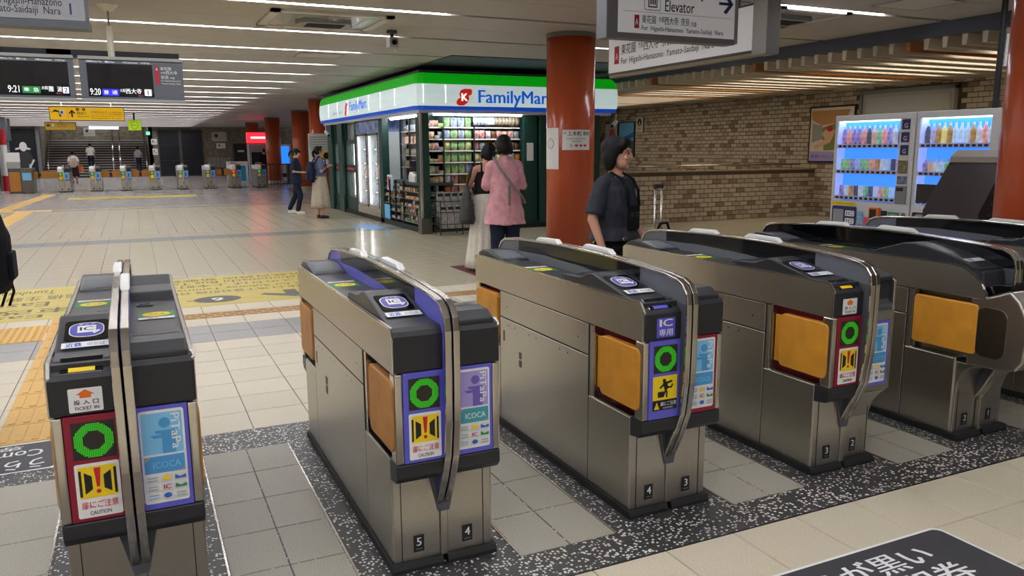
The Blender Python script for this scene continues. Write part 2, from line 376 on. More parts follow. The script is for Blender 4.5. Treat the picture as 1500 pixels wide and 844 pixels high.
# ---------------------------------------------------------------- brick walls
BRK = [M('brick_pale', '#b9ad98', .6, var=.08, scale=12), M('brick_tan', '#a59580', .6, var=.08, scale=12), M('brick_brown', '#8b7560', .6, var=.08, scale=12)]
MORT = M('mortar', '#574c40', .85)
BL, BH = .222, .0985
def brick_wall(wall, fn, L, Hh, nx, hole=None, z_off=0):
    # fn(u, z, d) -> world point: u along wall, d outwards
    c = []
    rows = int(Hh/BH)
    for j in range(rows):
        z = z_off+j*BH
        u = -BL*(.5 if j % 2 else 0)
        while u < L:
            u0, u1 = max(u, 0), min(u+BL, L); u += BL
            if u1-u0 < .04: continue
            if hole and hole(u0, u1, z): continue
            a = fn(u0, z, .012); b = fn(u1, z+BH, .012); p, q = proj(*a), proj(*b)
            if not p or not q or max(p[0], q[0]) < 850 or min(p[0], q[0]) > 1520 or min(p[1], q[1]) > 420: continue
            c.append((abs(p[0]-q[0])*abs(p[1]-q[1]), u0, u1, z, random.choices((0, 1, 2), (.72, .17, .11))[0]))
    c.sort(key=lambda t: -t[0]); rest = MB(); cache = {}
    for k, (a, u0, u1, z, m) in enumerate(c):
        g = .006; h = .004
        def quad(b, u0, u1, z):
            pts = [fn(u0+g, z+g, 0), fn(u1-g, z+g, 0), fn(u1-g, z+BH-g, 0), fn(u0+g, z+BH-g, 0), fn(u0+g+h, z+g+h, .012), fn(u1-g-h, z+g+h, .012), fn(u1-g-h, z+BH-g-h, .012), fn(u0+g+h, z+BH-g-h, .012)]
            b.add(pts, [(4,5,6,7),(0,1,5,4),(1,2,6,5),(2,3,7,6),(3,0,4,7)])
        if k < 300:
            key = (round(u1-u0, 3), m)
            if key not in cache:
                b = MB(); quad(b, 0, u1-u0, 0); o0 = Vector(fn(0, 0, 0)); b.v = [tuple(Vector(v)-o0) for v in b.v]; cache[key] = b.mesh('brick', BRK[m])
            o = link('brick', cache[key], wall); o.location = fn(u0, z, 0)
        else:
            rest.k = m; quad(rest, u0, u1, z)
    if rest.v: o = rest.build('brick_field', BRK, wall); o['kind'] = 'stuff'
WX = 14.3
wall_right = struct(MB().box(WX, WX+.2, -8, 26, 0, 3.0).build('wall_right', MORT))
brick_wall(wall_right, lambda u, z, d: (WX-d, 24.5-u, z), 20, 2.95, 1, hole=lambda u0, u1, z: 24.5-u1 < 12.62 and 24.5-u0 > 10.32 and z < 2.70)
dr = MB().box(WX-.04, WX+.0, 10.35, 12.6, 0, 2.72); dpan = struct(MB().box(WX-.02, WX, 10.4, 12.55, 0, 2.66).build('door_1', M('grey_shutter', '#a9aaa6', .5)))
for a in ((10.33, 10.40, 0, 2.72), (12.55, 12.62, 0, 2.72), (10.33, 12.62, 2.66, 2.74)):
    MB().box(WX-.06, WX, *a).build('door_frame', M('frame_grey', '#7d7d79', .4), dpan)
MB().box(WX-.035, WX-.02, 10.5, 12.45, 1.5, 2.58).build('shutter_panel', M('grey_shutter2', '#b4b5b1', .45), dpan)
LY = 13.8
low = struct(MB().box(9.1, WX, LY, LY+.2, 0, 1.06).build('wall_low', MORT))
brick_wall(low, lambda u, z, d: (9.1+u, LY-d, z), WX-9.1, 1.06, 1)
MB().box(9.08, WX, LY-.03, LY+.22, 1.06, 1.085).build('coping', M('coping_stone', '#a89678', .5), low)
rail = thing('handrail', 'slim steel handrail along the top of the low brick wall', 'handrail', (0, LY+.08, 1.085))
MB().tube([(9.1, 0, .1), (13.9, 0, .1)], .022, 10).build('rail', CHROME, rail, smooth=True)
for k in range(8): MB().tube([(9.3+k*.62, 0, 0), (9.3+k*.62, 0, .09)], .012, 8).build('bracket', CHROME, rail, smooth=True)
# ---------------------------------------------------------------- far end: wall, shutters, stairs
FY = 56.0
RB = M('rough_brick', '#8f8470', .8, col2='#5f5647', scale=3.5, stretch=(1, 1, 3), bump=.3)
wf = struct(MB().box(.95, 14, FY, FY+.3, 0, 3.3).build('wall_far', RB))
struct(MB().box(-10, -5.0, FY, FY+.3, 0, 3.3).build('wall_far_left', RB))
struct(MB().box(-10, 1.2, 61.5, 61.8, 0, 4.6).build('wall_stairwell', RB))
struct(MB().box(.95, 1.2, FY, 61.8, 0, 4.6).build('wall_stair_right', RB)); struct(MB().box(-5.2, -5.0, FY, 61.8, 0, 4.6).build('wall_stair_left', RB))
struct(MB().box(-6, 2, FY+.2, 62, 4.5, 4.6).build('ceiling_stairwell', CE))
NV = M('navy_shutter', '#14161f', .5)
s = struct(MB().box(1.5, 4.15, FY-.06, FY, 0, 2.95).build('door_2', M('shutter_post', '#57534b', .5)))
for x0, x1 in ((1.55, 2.72), (2.9, 4.1)):
    for k in range(3): MB().box(x0, x1, FY-.1, FY-.06, .02+k*.97, .97+k*.97).build('shutter_panel', NV, s)
d3 = struct(MB().box(6.05, 7.0, FY-.06, FY, 0, 2.05).build('door_3', M('dark_door', '#25221f', .5)))
MB().box(6.3, 6.7, FY-.075, FY-.06, 1.5, 1.62).build('door_sign', PW, d3)
stairs = thing('staircase', 'wide dark staircase with pale nosings rising at the far end', 'staircase', (0, FY+.1, 0))
SD = M('stair_dark', '#35322f', .6); SN = M('stair_nosing', '#c2b9ad', .5)
for k in range(15):
    o = MB().box(-4.95, .9, k*.3, 5.2, k*.155, (k+1)*.155).build('step', SD, stairs)
    MB().box(-4.95, .9, k*.3-.01, k*.3+.10, (k+1)*.155-.035, (k+1)*.155+.006).build('nosing', SN, o)
for x in (-1.15, -.75):
    h = thing('stair_handrail', 'left one of the central steel stair handrails' if x < -1 else 'right one of the central steel stair handrails', 'handrail', (x, FY+.1, 0), group='central stair handrails')
    MB().tube([(0, 0, .9), (0, 4.4, 3.2)], .04, 8).build('rail', CHROME, h, smooth=True)
    for k in range(3): MB().tube([(0, .1+k*2, k*1.05), (0, .1+k*2, .95+k*1.05)], .03, 8).build('post', CHROME, h, smooth=True)
for x, lb in ((-4.7, 'slanted steel handrail at the left side of the far staircase'), (.75, 'slanted steel handrail at the right side of the far staircase')):
    h = thing('stair_handrail', lb, 'handrail', (x, FY, 0)); MB().tube([(0, 0, .95), (0, .3, .95), (0, 4.5, 3.3)], .045, 8).build('rail', CHROME, h, smooth=True)
    MB().tube([(0, .02, 0), (0, .02, .95)], .035, 8).build('post', CHROME, h, smooth=True)
t = thing('strip_light', 'added strip light that brightens the far stairwell', 'light', (-2, FY+3, 4.4)); MB().box(-2.5, 2.5, -.06, .06, 0, .08).build('tube_cover', LS, t); MB().box(-2.55, 2.55, -.08, .08, .08, .1).build('housing', WHITE, t)  # added light, no fitting seen here; brightens the dark stairs
# walls out of view that close the hall
struct(MB().box(-10.2, -10, -8, 56, 0, 3.2).build('wall_left', M('plain_wall', '#a79f92', .7)))
struct(MB().box(-10, 14.5, -8.2, -8, 0, 3.2).build('wall_back', MATS['plain_wall']))
struct(MB().box(9.5, 14.3, 26, 26.2, 0, 3.1).build('wall_passage_end', RB))
# ---------------------------------------------------------------- red columns
RED = M('column_red', '#bb5330', .22, var=.03, scale=4, stretch=(6, 6, .4), spec=.5)
CAP = M('column_collar', '#6d6b66', .4); CBASE = M('column_base', '#b4aa98', .5)
def column(x, y, r, label):
    t = thing('column', label, 'column', (x, y, 0), group='red enamel columns')
    MB().cyl((0, 0), r, .0, CEIL-.06, 48).build('shaft', RED, t, smooth=False)
    for p in t.children[0].data.polygons: p.use_smooth = len(p.vertices) == 4
    MB().cyl((0, 0), r+.008, CEIL-.06, CEIL, 48).build('collar', CAP, t)
    MB().cyl((0, 0), r+.012, 0, .18, 48).build('base', CBASE, t)
    return t
colA = column(5.55, 9.84, .335, 'glossy red column with two white notices, standing before the kiosk')
column(5.65, 3.35, .33, 'glossy red column cut off by the right edge of the picture')
column(5.2, 24.6, .33, 'red column at the left end of the kiosk with a notice board')
column(6.0, 32, .34, 'red column behind the woman in the dark polo shirt')
column(6.0, 39, .34, 'middle one of the three distant red columns in a row')
column(6.0, 46, .34, 'most distant red column, beside the red lit sign')
column(7.4, 38, .3, 'narrow looking red column between the distant column row and the kiosk')
# ================================================================== TICKET GATES
GY, GL, GW = 2.565, 1.745, .40
CRIM = M('panel_crimson', '#8a1630', .35); INDI = M('panel_indigo', '#5f5fc6', .35)
PAD = M('flap_ochre', '#cf8f2a', .5, var=.10, scale=9, bump=.05); PADT = M('flap_tan', '#c08748', .5, var=.10, scale=9, bump=.05)
GLASS = M('tinted_glass', '#15171c', .05, alpha=.86); GLASSB = M('black_glass', '#07080d', .06)
LEDG = M('led_green', '#2fae1e', .5, emit=.3, ecol='#38d818'); LEDOFF = M('led_off', '#2c281f', .5)
SHG = M('shield_grey', '#63666d', .3); DECK = M('deck_plastic', '#2a2c30', .33); LENS = M('display_lens', '#6e7378', .08)
SKYP = M('poster_sky', '#7fc3e8', .4); SKYD = M('poster_sky_dark', '#4a9ad2', .4); LAVD = M('poster_violet', '#6d5fb0', .4)
SHPATH = [(.10,.20),(.06,.27),(.015,.36),(-.025,.46),(-.045,.60),(-.05,.78),(-.05,.93),(-.042,.975),(-.014,1.010),(.03,1.030),(.10,1.040),(.31,1.052),(.60,1.064),(.87,1.068)]
SHPATH = SHPATH+[(GL-y, z) for y, z in SHPATH[-2::-1]]
def caution_a(p, x0, x1, y0, y1):
    W, H = x1-x0, y1-y0
    p.rect(x0, x1, y0, y1, PW, .006)
    p.rect(x0+.07*W, x1-.07*W, y0+.36*H, y1-.06*H, PYEL, .004)
    cx = (x0+x1)/2
    for s in (-1, 1):
        p.poly([(cx+s*q*W, y0+r*H) for q, r in ((.13,.52),(.13,.76),(.30,.84),(.30,.44))], INK, False)
        p.poly([(cx+s*q*W, y0+r*H) for q, r in ((.36,.40),(.36,.88),(.42,.88),(.42,.40))], INK, False)
    p.z += p.dz
    p.poly([(cx-.075*W, y0+.91*H), (cx+.075*W, y0+.91*H), (cx+.035*W, y0+.56*H), (cx-.035*W, y0+.56*H)], PRED, False)
    p.circ(cx, y0+.475*H, .055*W, PRED, 12)
    p.text('扉にご注意', x0+.09*W, x1-.09*W, y0+.17*H, y0+.31*H, PRED, .01, up=False)
    p.text('CAUTION', x0+.26*W, x1-.26*W, y0+.05*H, y0+.125*H, INK, .01)
def caution_b(p, x0, x1, y0, y1):
    W, H = x1-x0, y1-y0
    p.rect(x0, x1, y0+.30*H, y1, PYEL, 0); p.rect(x0, x1, y0, y0+.30*H, INK)
    pt = lambda q, r: (x0+q*W, y0+r*H)
    p.circ(*pt(.46, .86), .07*W, INK, 12)
    p.poly([pt(.40,.80), pt(.56,.84), pt(.64,.62), pt(.48,.58)], INK, False)
    p.poly([pt(.56,.82), pt(.78,.86), pt(.80,.80), pt(.60,.76)], INK, False); p.poly([pt(.42,.78), pt(.26,.68), pt(.30,.63), pt(.46,.72)], INK, False)
    p.poly([pt(.60,.64), pt(.76,.62), pt(.84,.72), pt(.79,.75), pt(.72,.67), pt(.55,.70)], INK, False); p.poly([pt(.50,.60), pt(.58,.60), pt(.44,.38), pt(.36,.40)], INK, False)
    p.rect(x0+.2*W, x0+.44*W, y0+.38*H, y0+.55*H, INK, up=False); p.rect(x0+.54*W, x0+.60*W, y0+.36*H, y0+.56*H, INK)
    p.poly([pt(.05,.04), pt(.27,.04), pt(.16,.25)], PYEL); p.text('!', x0+.15*W, x0+.17*W, y0+.07*H, y0+.18*H, INK)
    p.text('扉にご注意', x0+.31*W, x0+.96*W, y0+.13*H, y0+.25*H, PW, .01, up=False); p.text('CAUTION', x0+.42*W, x0+.82*W, y0+.04*H, y0+.09*H, PW)
def poster(p, x0, x1, y0, y1, kind):
    W, H = x1-x0, y1-y0; pt = lambda q, r: (x0+q*W, y0+r*H)
    a, b = (SKYP, SKYD) if kind == 'sky' else (PLAV, LAVD)
    p.rect(x0, x1, y0, y1, PW, .008)
    p.rect(x0+.05*W, x1-.05*W, y0+.53*H, y1-.03*H, a, .004)
    p.poly([pt(.48,.53), pt(.78,.53), pt(.78,.78), pt(.34,.78), pt(.34,.755), pt(.48,.74)], b, False)
    p.poly([pt(.22,.735), pt(.50,.735), pt(.50,.70), pt(.30,.70)], b, False); p.circ(*pt(.56, .86), .13*W, b, 18)
    p.text('PiTaPa', x0+.70*W, x0+.90*W, y0+.57*H, y0+.95*H, PW, .012, rot=-90)
    c = SKYD if kind == 'sky' else PTEAL
    p.rect(x0+.05*W, x1-.05*W, y0+.33*H, y0+.51*H, c); p.poly([pt(.05,.51), pt(.22,.51), pt(.05,.44)], PGREY, False); p.poly([pt(.95,.33), pt(.80,.33), pt(.95,.37)], PGREY)
    p.text('ICOCA', x0+.24*W, x0+.86*W, y0+.38*H, y0+.45*H, SKYP if kind == 'sky' else PW, .01)
    cols = [PGREY, PYEL, PBLUE, PGREY, PRED, PGREEN, PSKY, PBLUE, PGREY]
    for i in range(9):
        cx, cy = x0+(.08+.31*(i % 3))*W, y0+(.235-.095*(i//3))*H
        p.rect(cx, cx+.25*W, cy, cy+.07*H, M('logo_pale', '#d5d8d8', .5), up=False)
    p.z += p.dz
    for i in range(9):
        cx, cy = x0+(.08+.31*(i % 3))*W, y0+(.235-.095*(i//3))*H
        if i == 4: p.text('IC', cx+.05*W, cx+.20*W, cy+.01*H, cy+.06*H, PRED, .03, up=False)
        elif i in (1, 7): p.circ(cx+.125*W, cy+.035*H, .09*W, cols[i], 14, ry=.028*H)
        elif i in (2, 5): p.poly([(cx, cy+.01*H), (cx+.25*W, cy+.01*H), (cx+.25*W, cy+.05*H), (cx+.12*W, cy+.03*H), (cx, cy+.06*H)], cols[i], False)
        else:
            for r in range(2): p.rect(cx+.02*W, cx+.22*W, cy+(.012+.03*r)*H, cy+(.022+.03*r)*H, cols[i], up=False)
def gate_half(t, flip, o):
    T = Matrix.Identity(4)
    if flip: T = Matrix.Translation((GW, GL, 0)) @ Matrix.Rotation(math.pi, 4, 'Z')
    def B(mb, name, mat, parent=None, **k): return mb.xf(T).build(name, mat, parent or t, **k)
    new = o.get('new'); pan = o['pan']; newexit = o.get('newexit')
    ye = 1.64 if newexit else 1.66
    inner = STEEL_D if new else CRIM if o.get('inner', 'red') == 'red' else INDI
    # lower cabinet
    f0 = .116 if new else .085
    cab = B(MB().prism([(f0,.032),(ye,.032),(ye,.45),(1.40,.45),(1.40,.785),(.395,.785),(.395,.45),(f0,.45)], .004, .186), 'cabinet', STEEL, bevel=.003, seg=1)
    B(MB().box(.0, .006, .432, 1.39, .636, .776), 'side_panel', STEEL, cab, bevel=.0015, seg=1)
    B(MB().box(.0, .006, .432, 1.39, .042, .628), 'side_door', STEEL, cab, bevel=.0015, seg=1)
    B(MB().box(.0, .006, f0+.004, .426, .042, .444), 'end_panel', STEEL, cab, bevel=.0015, seg=1)
    B(MB().box(.0, .006, 1.396, ye-.004, .042, .444), 'end_panel', STEEL, cab, bevel=.0015, seg=1)
    for a in ((.432, 1.39, .628, .636), (.426, .432, .042, .776), (1.39, 1.396, .042, .776), (.39, 1.40, .776, .782)): B(MB().box(.0015, .005, *a), 'seam', RUBBER, cab)
    sc = MB()
    for y, z in ((.62,.60),(.70,.60),(.95,.60),(1.03,.60),(1.2,.60),(1.28,.60),(.52,.70),(1.3,.70)):
        sc.add([(-.001, y+.005*math.cos(q*math.pi/4), z+.005*math.sin(q*math.pi/4)) for q in range(8)], [tuple(range(8))])
    B(sc, 'screw_heads', RUBBER, cab)
    for z in (.40, .445): B(MB().box(-.002, .004, 1.12, 1.15, z, z+.036), 'latch', M('latch_brown', '#4a3a2e', .4), cab)
    B(MB().box(-.001, .004, 1.335, 1.35, .50, .56), 'hinge', RUBBER, cab)
    # recesses and padded flaps
    for a, b in (((.012 if not new else .0), .392), (1.403, 1.733)):
        rec = B(MB().box(.05, .185, a, b, .45, .782), 'flap_recess', inner)
    pm = o.get('pad', PAD)
    py = (.012, .385) if new else (.022, .325)
    pd = B(MB().prism(rrect(py[0], py[1], .487, .752, .03 if not new else .02, 5), -.006, .03), 'flap', pm, bevel=.006)
    if not new: B(MB().box(.012, .03, .327, .372, .50, .735), 'flap_hinge', pm, pd, bevel=.002, seg=1)
    B(MB().box(.0, .02, .376, .392, .455, .78), 'frame_edge', CHROME, pd)
    pd = B(MB().prism(rrect(1.42, 1.722, .487, .752, .03, 5), -.006, .03), 'flap', pm, bevel=.006)
    B(MB().box(.012, .03, 1.405, 1.418, .50, .735), 'flap_hinge', pm, pd)
    B(MB().box(.0, .05, f0+.006, .375, .45, .456), 'ledge', CHROME, cab)
    # plinth
    B(MB().prism([(.062,0),(1.683,0),(1.683,.014),(1.675,.034),(.07,.034),(.062,.014)], -.010, .19), 'plinth', RUBBER)
    # upper band
    if new: bp = [(.0,.782),(GL-.004,.782),(GL-.004,.944),(.17,.944),(.11,.932),(.056,.903),(.01,.86),(-.02,.815),(-.022,.782)]
    else: bp = [(.004,.782),(GL-.004,.782),(GL-.004,.925),(GL-.03,.944),(.035,.944),(.004,.905)]
    band = B(MB().prism(bp, -.002, .012), 'side_band', STEEL, bevel=.002, seg=1)
    B(MB().sweep([(GL-.004,.925),(GL-.03,.944),(.035 if not new else .17,.944)]+([(.004,.905),(.004,.785)] if not new else [(.11,.932),(.056,.903),(.01,.86),(-.02,.815),(-.022,.785)]), -.004, .001, -.004), 'band_edge', CHROME, band)
    B(MB().box(.012, .186, .03, GL-.03, .785, .936), 'deck', DECK)
    if new:
        hp = [(.0,.84),(.016,.919),(.1,.955),(.23,.994),(.36,1.02),(.43,1.028),(.50,1.022),(.684,.965),(.74,.94),(.74,.9)]
    else:
        hp = [(.045,.90),(.06,.939),(.155,.946),(.43,1.006),(.455,1.006),(.54,.976),(.68,.970),(.705,.93),(.70,.9)]
    hump = B(MB().prism(hp, .014, .184), 'reader_hump', DECK, bevel=.006)
    # IC reader sticker on the slope
    s0, s1 = ((.155,.946),(.43,1.006)) if not new else ((.1,.955),(.36,1.02))
    sl = Vector((0, s1[0]-s0[0], s1[1]-s0[1])); fr = T @ frame((.014, s0[0], s0[1]+.0015), (1, 0, 0), sl)
    p = Print(fr)
    if new:
        p.circ(.075, .16, .052, M('reader_violet', '#8f92ee', .4, emit=.25), 24, ry=.05)
    else:
        p.rect(.022, .148, .075, .23, BLACKG, .015); p.rect(.034, .136, .095, .21, PW, .04); p.rect(.037, .133, .099, .206, M('reader_blue', '#4a4aa8', .4), .038)
        p.rect(.058, .112, .128, .182, PW); p.text('IC', .066, .104, .142, .170, INK, .02, up=False); p.text('タッチ', .06, .11, .186, .199, PW, .01)
        p.poly([(.108,.112),(.126,.135),(.119,.142),(.102,.122)], PW)
    p.rect(.018, .152, .012, .052, PW); p.text('近鉄', .03, .075, .017, .047, PBLUE, .02, up=False); p.text('のりば', .09, .14, .02, .042, PGREY, .01)
    p.build('reader_print', hump)
    # deck details
    B(MB().box(.095, .155, .80, .85, .934, .942), 'slot_frame', DGREY); B(MB().box(.105, .145, .812, .84, .935, .9425), 'slot', BLACKG)
    p = Print(T @ frame((0, 0, .9365), (1, 0, 0), (0, 1, 0)))
    p.rect(.025, .15, .98, 1.10, PGREEN); p.circ(.0875, 1.04, .05, PYEL, 20, ry=.042); p.text('きっぷ', .058, .117, 1.025, 1.055, PGREEN, .01); p.rect(.025, .15, 1.105, 1.14, PW)
    p.text('ご注意', .05, .12, 1.112, 1.132, PRED); p.build('deck_sticker', t)
    disp = B(MB().prism([(1.38,.93),(1.39,.944),(1.60,.976),(1.68,.974),(1.735,.95),(1.735,.93)], .016, .184), 'display_hump', DECK, bevel=.005)
    B(MB().add([(.03,1.41,.9487),(.17,1.41,.9487),(.17,1.585,.9753),(.03,1.585,.9753)], [(0,1,2,3)]), 'display_lens', LENS, disp)
    # ---- entry end
    if not new:
        slot = o['slot']
        prof = [(.0,.785),(.0,.895),(.012,.91),(.075,.940),(.13,.944),(.13,.785)] if slot else [(.0,.785),(.0,.915),(.008,.932),(.03,.943),(.13,.944),(.13,.785)]
        bx = B(MB().prism(prof, .0, .186), 'front_box', BLACK, bevel=.008, seg=3)
        if slot:
            m = {'ticket': PYEL, 'ic': PIND}[slot]
            rm = B(MB().prism([(.008,.898),(.014,.913),(.078,.947),(.085,.938),(.02,.896)], .035, .15), 'slot_surround', BLACKG, bx, bevel=.004)
            B(MB().prism([(.010,.905),(.020,.919),(.05,.934),(.05,.92)], .058, .128), 'ticket_slot', m, bx)
            p = Print(T @ frame((0, -.001, 0), (1, 0, 0), (0, 0, 1)))
            if slot == 'ticket':
                p.rect(.052, .142, .795, .868, PW, .004); p.poly([(.097,.864),(.122,.848),(.112,.848),(.112,.838),(.082,.838),(.082,.848),(.072,.848)], PORG)
                p.text('投 入 口', .065, .13, .818, .833, INK, .01, up=False); p.text('TICKET IN', .065, .13, .802, .812, INK, .01)
            else:
                p.rect(.06, .15, .797, .877, PIND, .003); p.text('IC', .075, .135, .842, .872, PW, .03, up=False); p.text('専用', .072, .138, .803, .832, PW, .01)
            p.build('slot_sticker', bx)
        cm = CRIM if pan == 'red' else INDI
        pl = B(MB().box(.03, .182, -.001, .05, .452, .783), 'display_panel', cm, bevel=.002, seg=1)
        B(MB().prism([(.0,.452),(.0,.783),(.06,.783),(.06,.452)], .0, .029), 'edge_trim', CHROME, pl, bevel=.006)
        p = Print(T @ frame((0, -.0016, 0), (1, 0, 0), (0, 0, 1)))
        p.rect(.05, .165, .648, .763, LEDOFF)
        n = 24; c0x, c0z, st = .1075, .7055, .115/24
        for i in range(n):
            for j in range(n):
                x, z = (i-n/2+.5)*st, (j-n/2+.5)*st; d = math.hypot(x, z)
                if .029 < d < .0535: p.rect(c0x+x-st*.38, c0x+x+st*.38, c0z+z-st*.38, c0z+z+st*.38, LEDG, up=False)
        p.z += p.dz; p.build('led_ring', pl)
        p = Print(T @ frame((0, -.0016, 0), (1, 0, 0), (0, 0, 1)))
        (caution_b if o.get('caution') == 'B' else caution_a)(p, .048, .168, .49 if o.get('caution') == 'B' else .464, .635)
        p.build('caution_sticker', pl)
        B(MB().prism([(.0,.45),(-.002,.40),(.02,.375),(.09,.365),(.09,.45)], .0, .186), 'lower_lip', BLACK, bevel=.006)
    else:
        nose = B(MB().prism([(.06,.79),(-.03,.80),(-.14,.845),(-.19,.80),(-.235,.72),(-.245,.60),(-.235,.50),(-.20,.452),(-.14,.43),(.06,.43)], .0, .186), 'nose', STEEL, bevel=.012, seg=3)
        B(MB().prism([(-.035,.802),(-.13,.842),(-.13,.872),(-.06,.865),(.03,.84),(.03,.79)], .03, .18), 'ticket_slot', BLACKG, nose, bevel=.005)
        B(MB().prism(rrect(-.14, .02, .49, .745, .05, 6), -.003, .004), 'nose_panel', STEEL_D, nose, bevel=.001, seg=1)
        B(MB().prism([(.105,.034),(.2,.034),(.2,.43),(-.05,.43),(.02,.415),(.07,.38),(.1,.32),(.105,.25)], .012, .18), 'pedestal', STEEL, bevel=.004)
    # ---- exit end
    if not newexit:
        B(MB().prism([(GL,.785),(GL,.915),(GL-.008,.932),(GL-.03,.943),(GL-.13,.944),(GL-.13,.785)], .0, .186), 'rear_box', BLACK, bevel=.008, seg=3)
        em = CRIM if o['exit'] == 'red' else INDI
        pl = B(MB().box(.03, .182, GL-.05, GL+.001, .452, .783), 'poster_panel', em, bevel=.002, seg=1)
        B(MB().box(.0, .029, GL-.06, GL, .452, .783), 'edge_trim', CHROME, pl, bevel=.006)
        p = Print(T @ frame((.2, GL+.0016, 0), (-1, 0, 0), (0, 0, 1)))
        poster(p, .03, .158, .472, .772, o['poster']); p.build('card_poster', pl)
        B(MB().prism([(GL,.45),(GL+.002,.40),(GL-.02,.375),(GL-.09,.365),(GL-.09,.45)], .0, .186), 'lower_lip', BLACK, bevel=.006)
    else:
        B(MB().prism([(GL,.815),(GL-.03,.84),(GL-.14,.985),(GL-.28,.99),(GL-.28,.785),(GL,.785)], .014, .17), 'rear_cover', DGREY, bevel=.006)
        pl = B(MB().prism([(GL+.0,.80),(GL-.06,.815),(GL-.2,.815),(GL-.2,.40),(GL,.40)], .0, .186), 'poster_panel', STEEL, bevel=.008)
        p = Print(T @ frame((.2, GL+.0016, 0), (-1, 0, 0), (0, 0, 1)))
        p.rect(.022, .168, .43, .745, INDI, .004); poster(p, .034, .156, .445, .73, o['poster']); p.build('card_poster', pl)
        B(MB().prism([(ye-.1,.034),(ye+.001,.034),(ye+.005,.24),(ye+.03,.32),(ye+.07,.37),(GL,.40),(ye-.1,.40)], .012, .18), 'pedestal', STEEL, bevel=.003)
def shield(t, style):
    fm = {'blue': INDI, 'grey': SHG, 'black': GLASSB}[style]; gm = GLASSB if style == 'black' else GLASS
    for k, (x0, x1) in enumerate(((.172, .197), (.203, .228))):
        xm = (x0+x1)/2
        sh = MB().sweep(SHPATH, x0, x1, .012).build('shield_rim', CHROME, t, bevel=.003)
        top = [q for q in SHPATH if q[1] > .92]
        def under(a, b): return [(y, z-.01) for y, z in top if a < y < b]
        def zt(y):
            for (y0, z0), (y1, z1) in zip(top, top[1:]):
                if y0 <= y <= y1: return z0+(z1-z0)*(y-y0)/(y1-y0)-.01
            return 1.0
        def pane(a, b, zb, nm, mat):
            pts = [(a, zb(a)), (b, zb(b))]+[(b, zt(b))]+under(a, b)[::-1]+[(a, zt(a))]
            MB().prism(pts, xm-.004, xm+.004).build(nm, mat, sh)
        lo = lambda y: .90
        pane(-.04, .30, lo, 'end_panel', fm); pane(.30, GL-.22, lambda y: .965 if style != 'black' else .9, 'window_pane', gm); pane(GL-.22, GL+.04, lo, 'end_panel', fm)
        if style != 'black':
            MB().prism([(.30,.90),(GL-.22,.90),(GL-.22,.975),(1.2,.985),(.8,.975),(.55,.955),(.30,.95)], xm-.006, xm+.006).build('lower_panel', fm, sh)
        # front and rear cheeks below the deck line
        ck = [(y+.008, z) for y, z in SHPATH if y < .2 and z < .95]
        for f in (lambda q: q, lambda q: (GL-q[0], q[1])):
            MB().prism([f(q) for q in ck]+[f((.14, .93)), f((.14, .22))], xm-.005, xm+.005).build('cheek', DGREY if style != 'blue' else INDI, sh)
        ys = (1.055, 1.27) if k == 0 else (.59, .82)
        zt0, zt1 = zt(ys[0])+.006, zt(ys[1])+.006
        MB().prism([(ys[0]-.03, zt0), (ys[1]+.03, zt1), (ys[1]-.01, zt1+.024), (ys[0]+.01, zt0+.024)], x0-.004, x1+.004).build('sensor_cap', WHITE, sh, bevel=.006)
def gate(X0, label, lo, ro, style, nums):
    t = thing('ticket_gate', label, 'ticket gate', (X0, GY, 0), group='ticket gates in the near row')
    gate_half(t, False, lo); gate_half(t, True, ro); shield(t, style)
    for ys in (0, 1):
        f = (lambda y: y) if ys == 0 else (lambda y: GL-y)
        b = sorted((f(.075), f(.13)))
        if not lo.get('new'): MB().prism([(.125,.44),(.275,.44),(.222,.21),(.178,.21)], b[0], b[1], 'y').build('centre_fin', DGREY, t, bevel=.003)
        b = sorted((f(.078), f(.13))); MB().box(.186, .214, b[0], b[1], .032, .22).build('centre_post', STEEL, t, bevel=.002, seg=1)
    for q, n in enumerate(nums):
        xc = .10 if q == 0 else .295; yf = .104 if (lo.get('new') or (q == 1 and ro.get('newexit'))) else .084
        np_ = MB().box(xc-.020, xc+.020, yf-.003, yf, .065, .130).build('number_plate', INK, t)
        p = Print(frame((xc, yf-.0034, .065), (1, 0, 0), (0, 0, 1))); p.text(n, -.010, .010, .024, .056, PW, .02, up=False); p.text('omron', -.013, .013, .008, .014, PGREY)
        p.build('plate_number', np_)
        for dx in (.035, .362) if q == 0 else (): MB().box(dx-.0015, dx+.0015, yf-.0006, yf+.001, .034, .37).build('seam', RUBBER, t)
    return t
old = dict(pan='red', slot='ticket', exit='blue', poster='sky')
gate(UNITS[0], 'leftmost near gate with a red panel, ticket slot and sky blue card poster', dict(old), dict(old), 'blue', '65')
gate(UNITS[1], 'gate numbered 5 and 4 with violet shield and green ring on a violet panel', dict(old, pan='blue', slot=None, pad=PADT, inner='blue'), dict(old, exit='blue', poster='lav'), 'blue', '54')
gate(UNITS[2], 'gate numbered 4 and 3 with a violet IC sign above its green ring', dict(old, pan='blue', slot='ic', caution='B'), dict(old, exit='red'), 'grey', '43')
gate(UNITS[3], 'gate numbered 3 and 2 with crimson panel and yellow ticket slot', dict(old), dict(old, newexit=True), 'grey', '32')
gate(UNITS[4], 'gate numbered 2 and 1 with black glass shield and large square orange pad', dict(old, new=True), dict(old, newexit=True), 'black', '21')
gate(UNITS[5], 'rearmost right gate, only its grey and black shield showing beyond the others', dict(old), dict(old), 'grey', '')
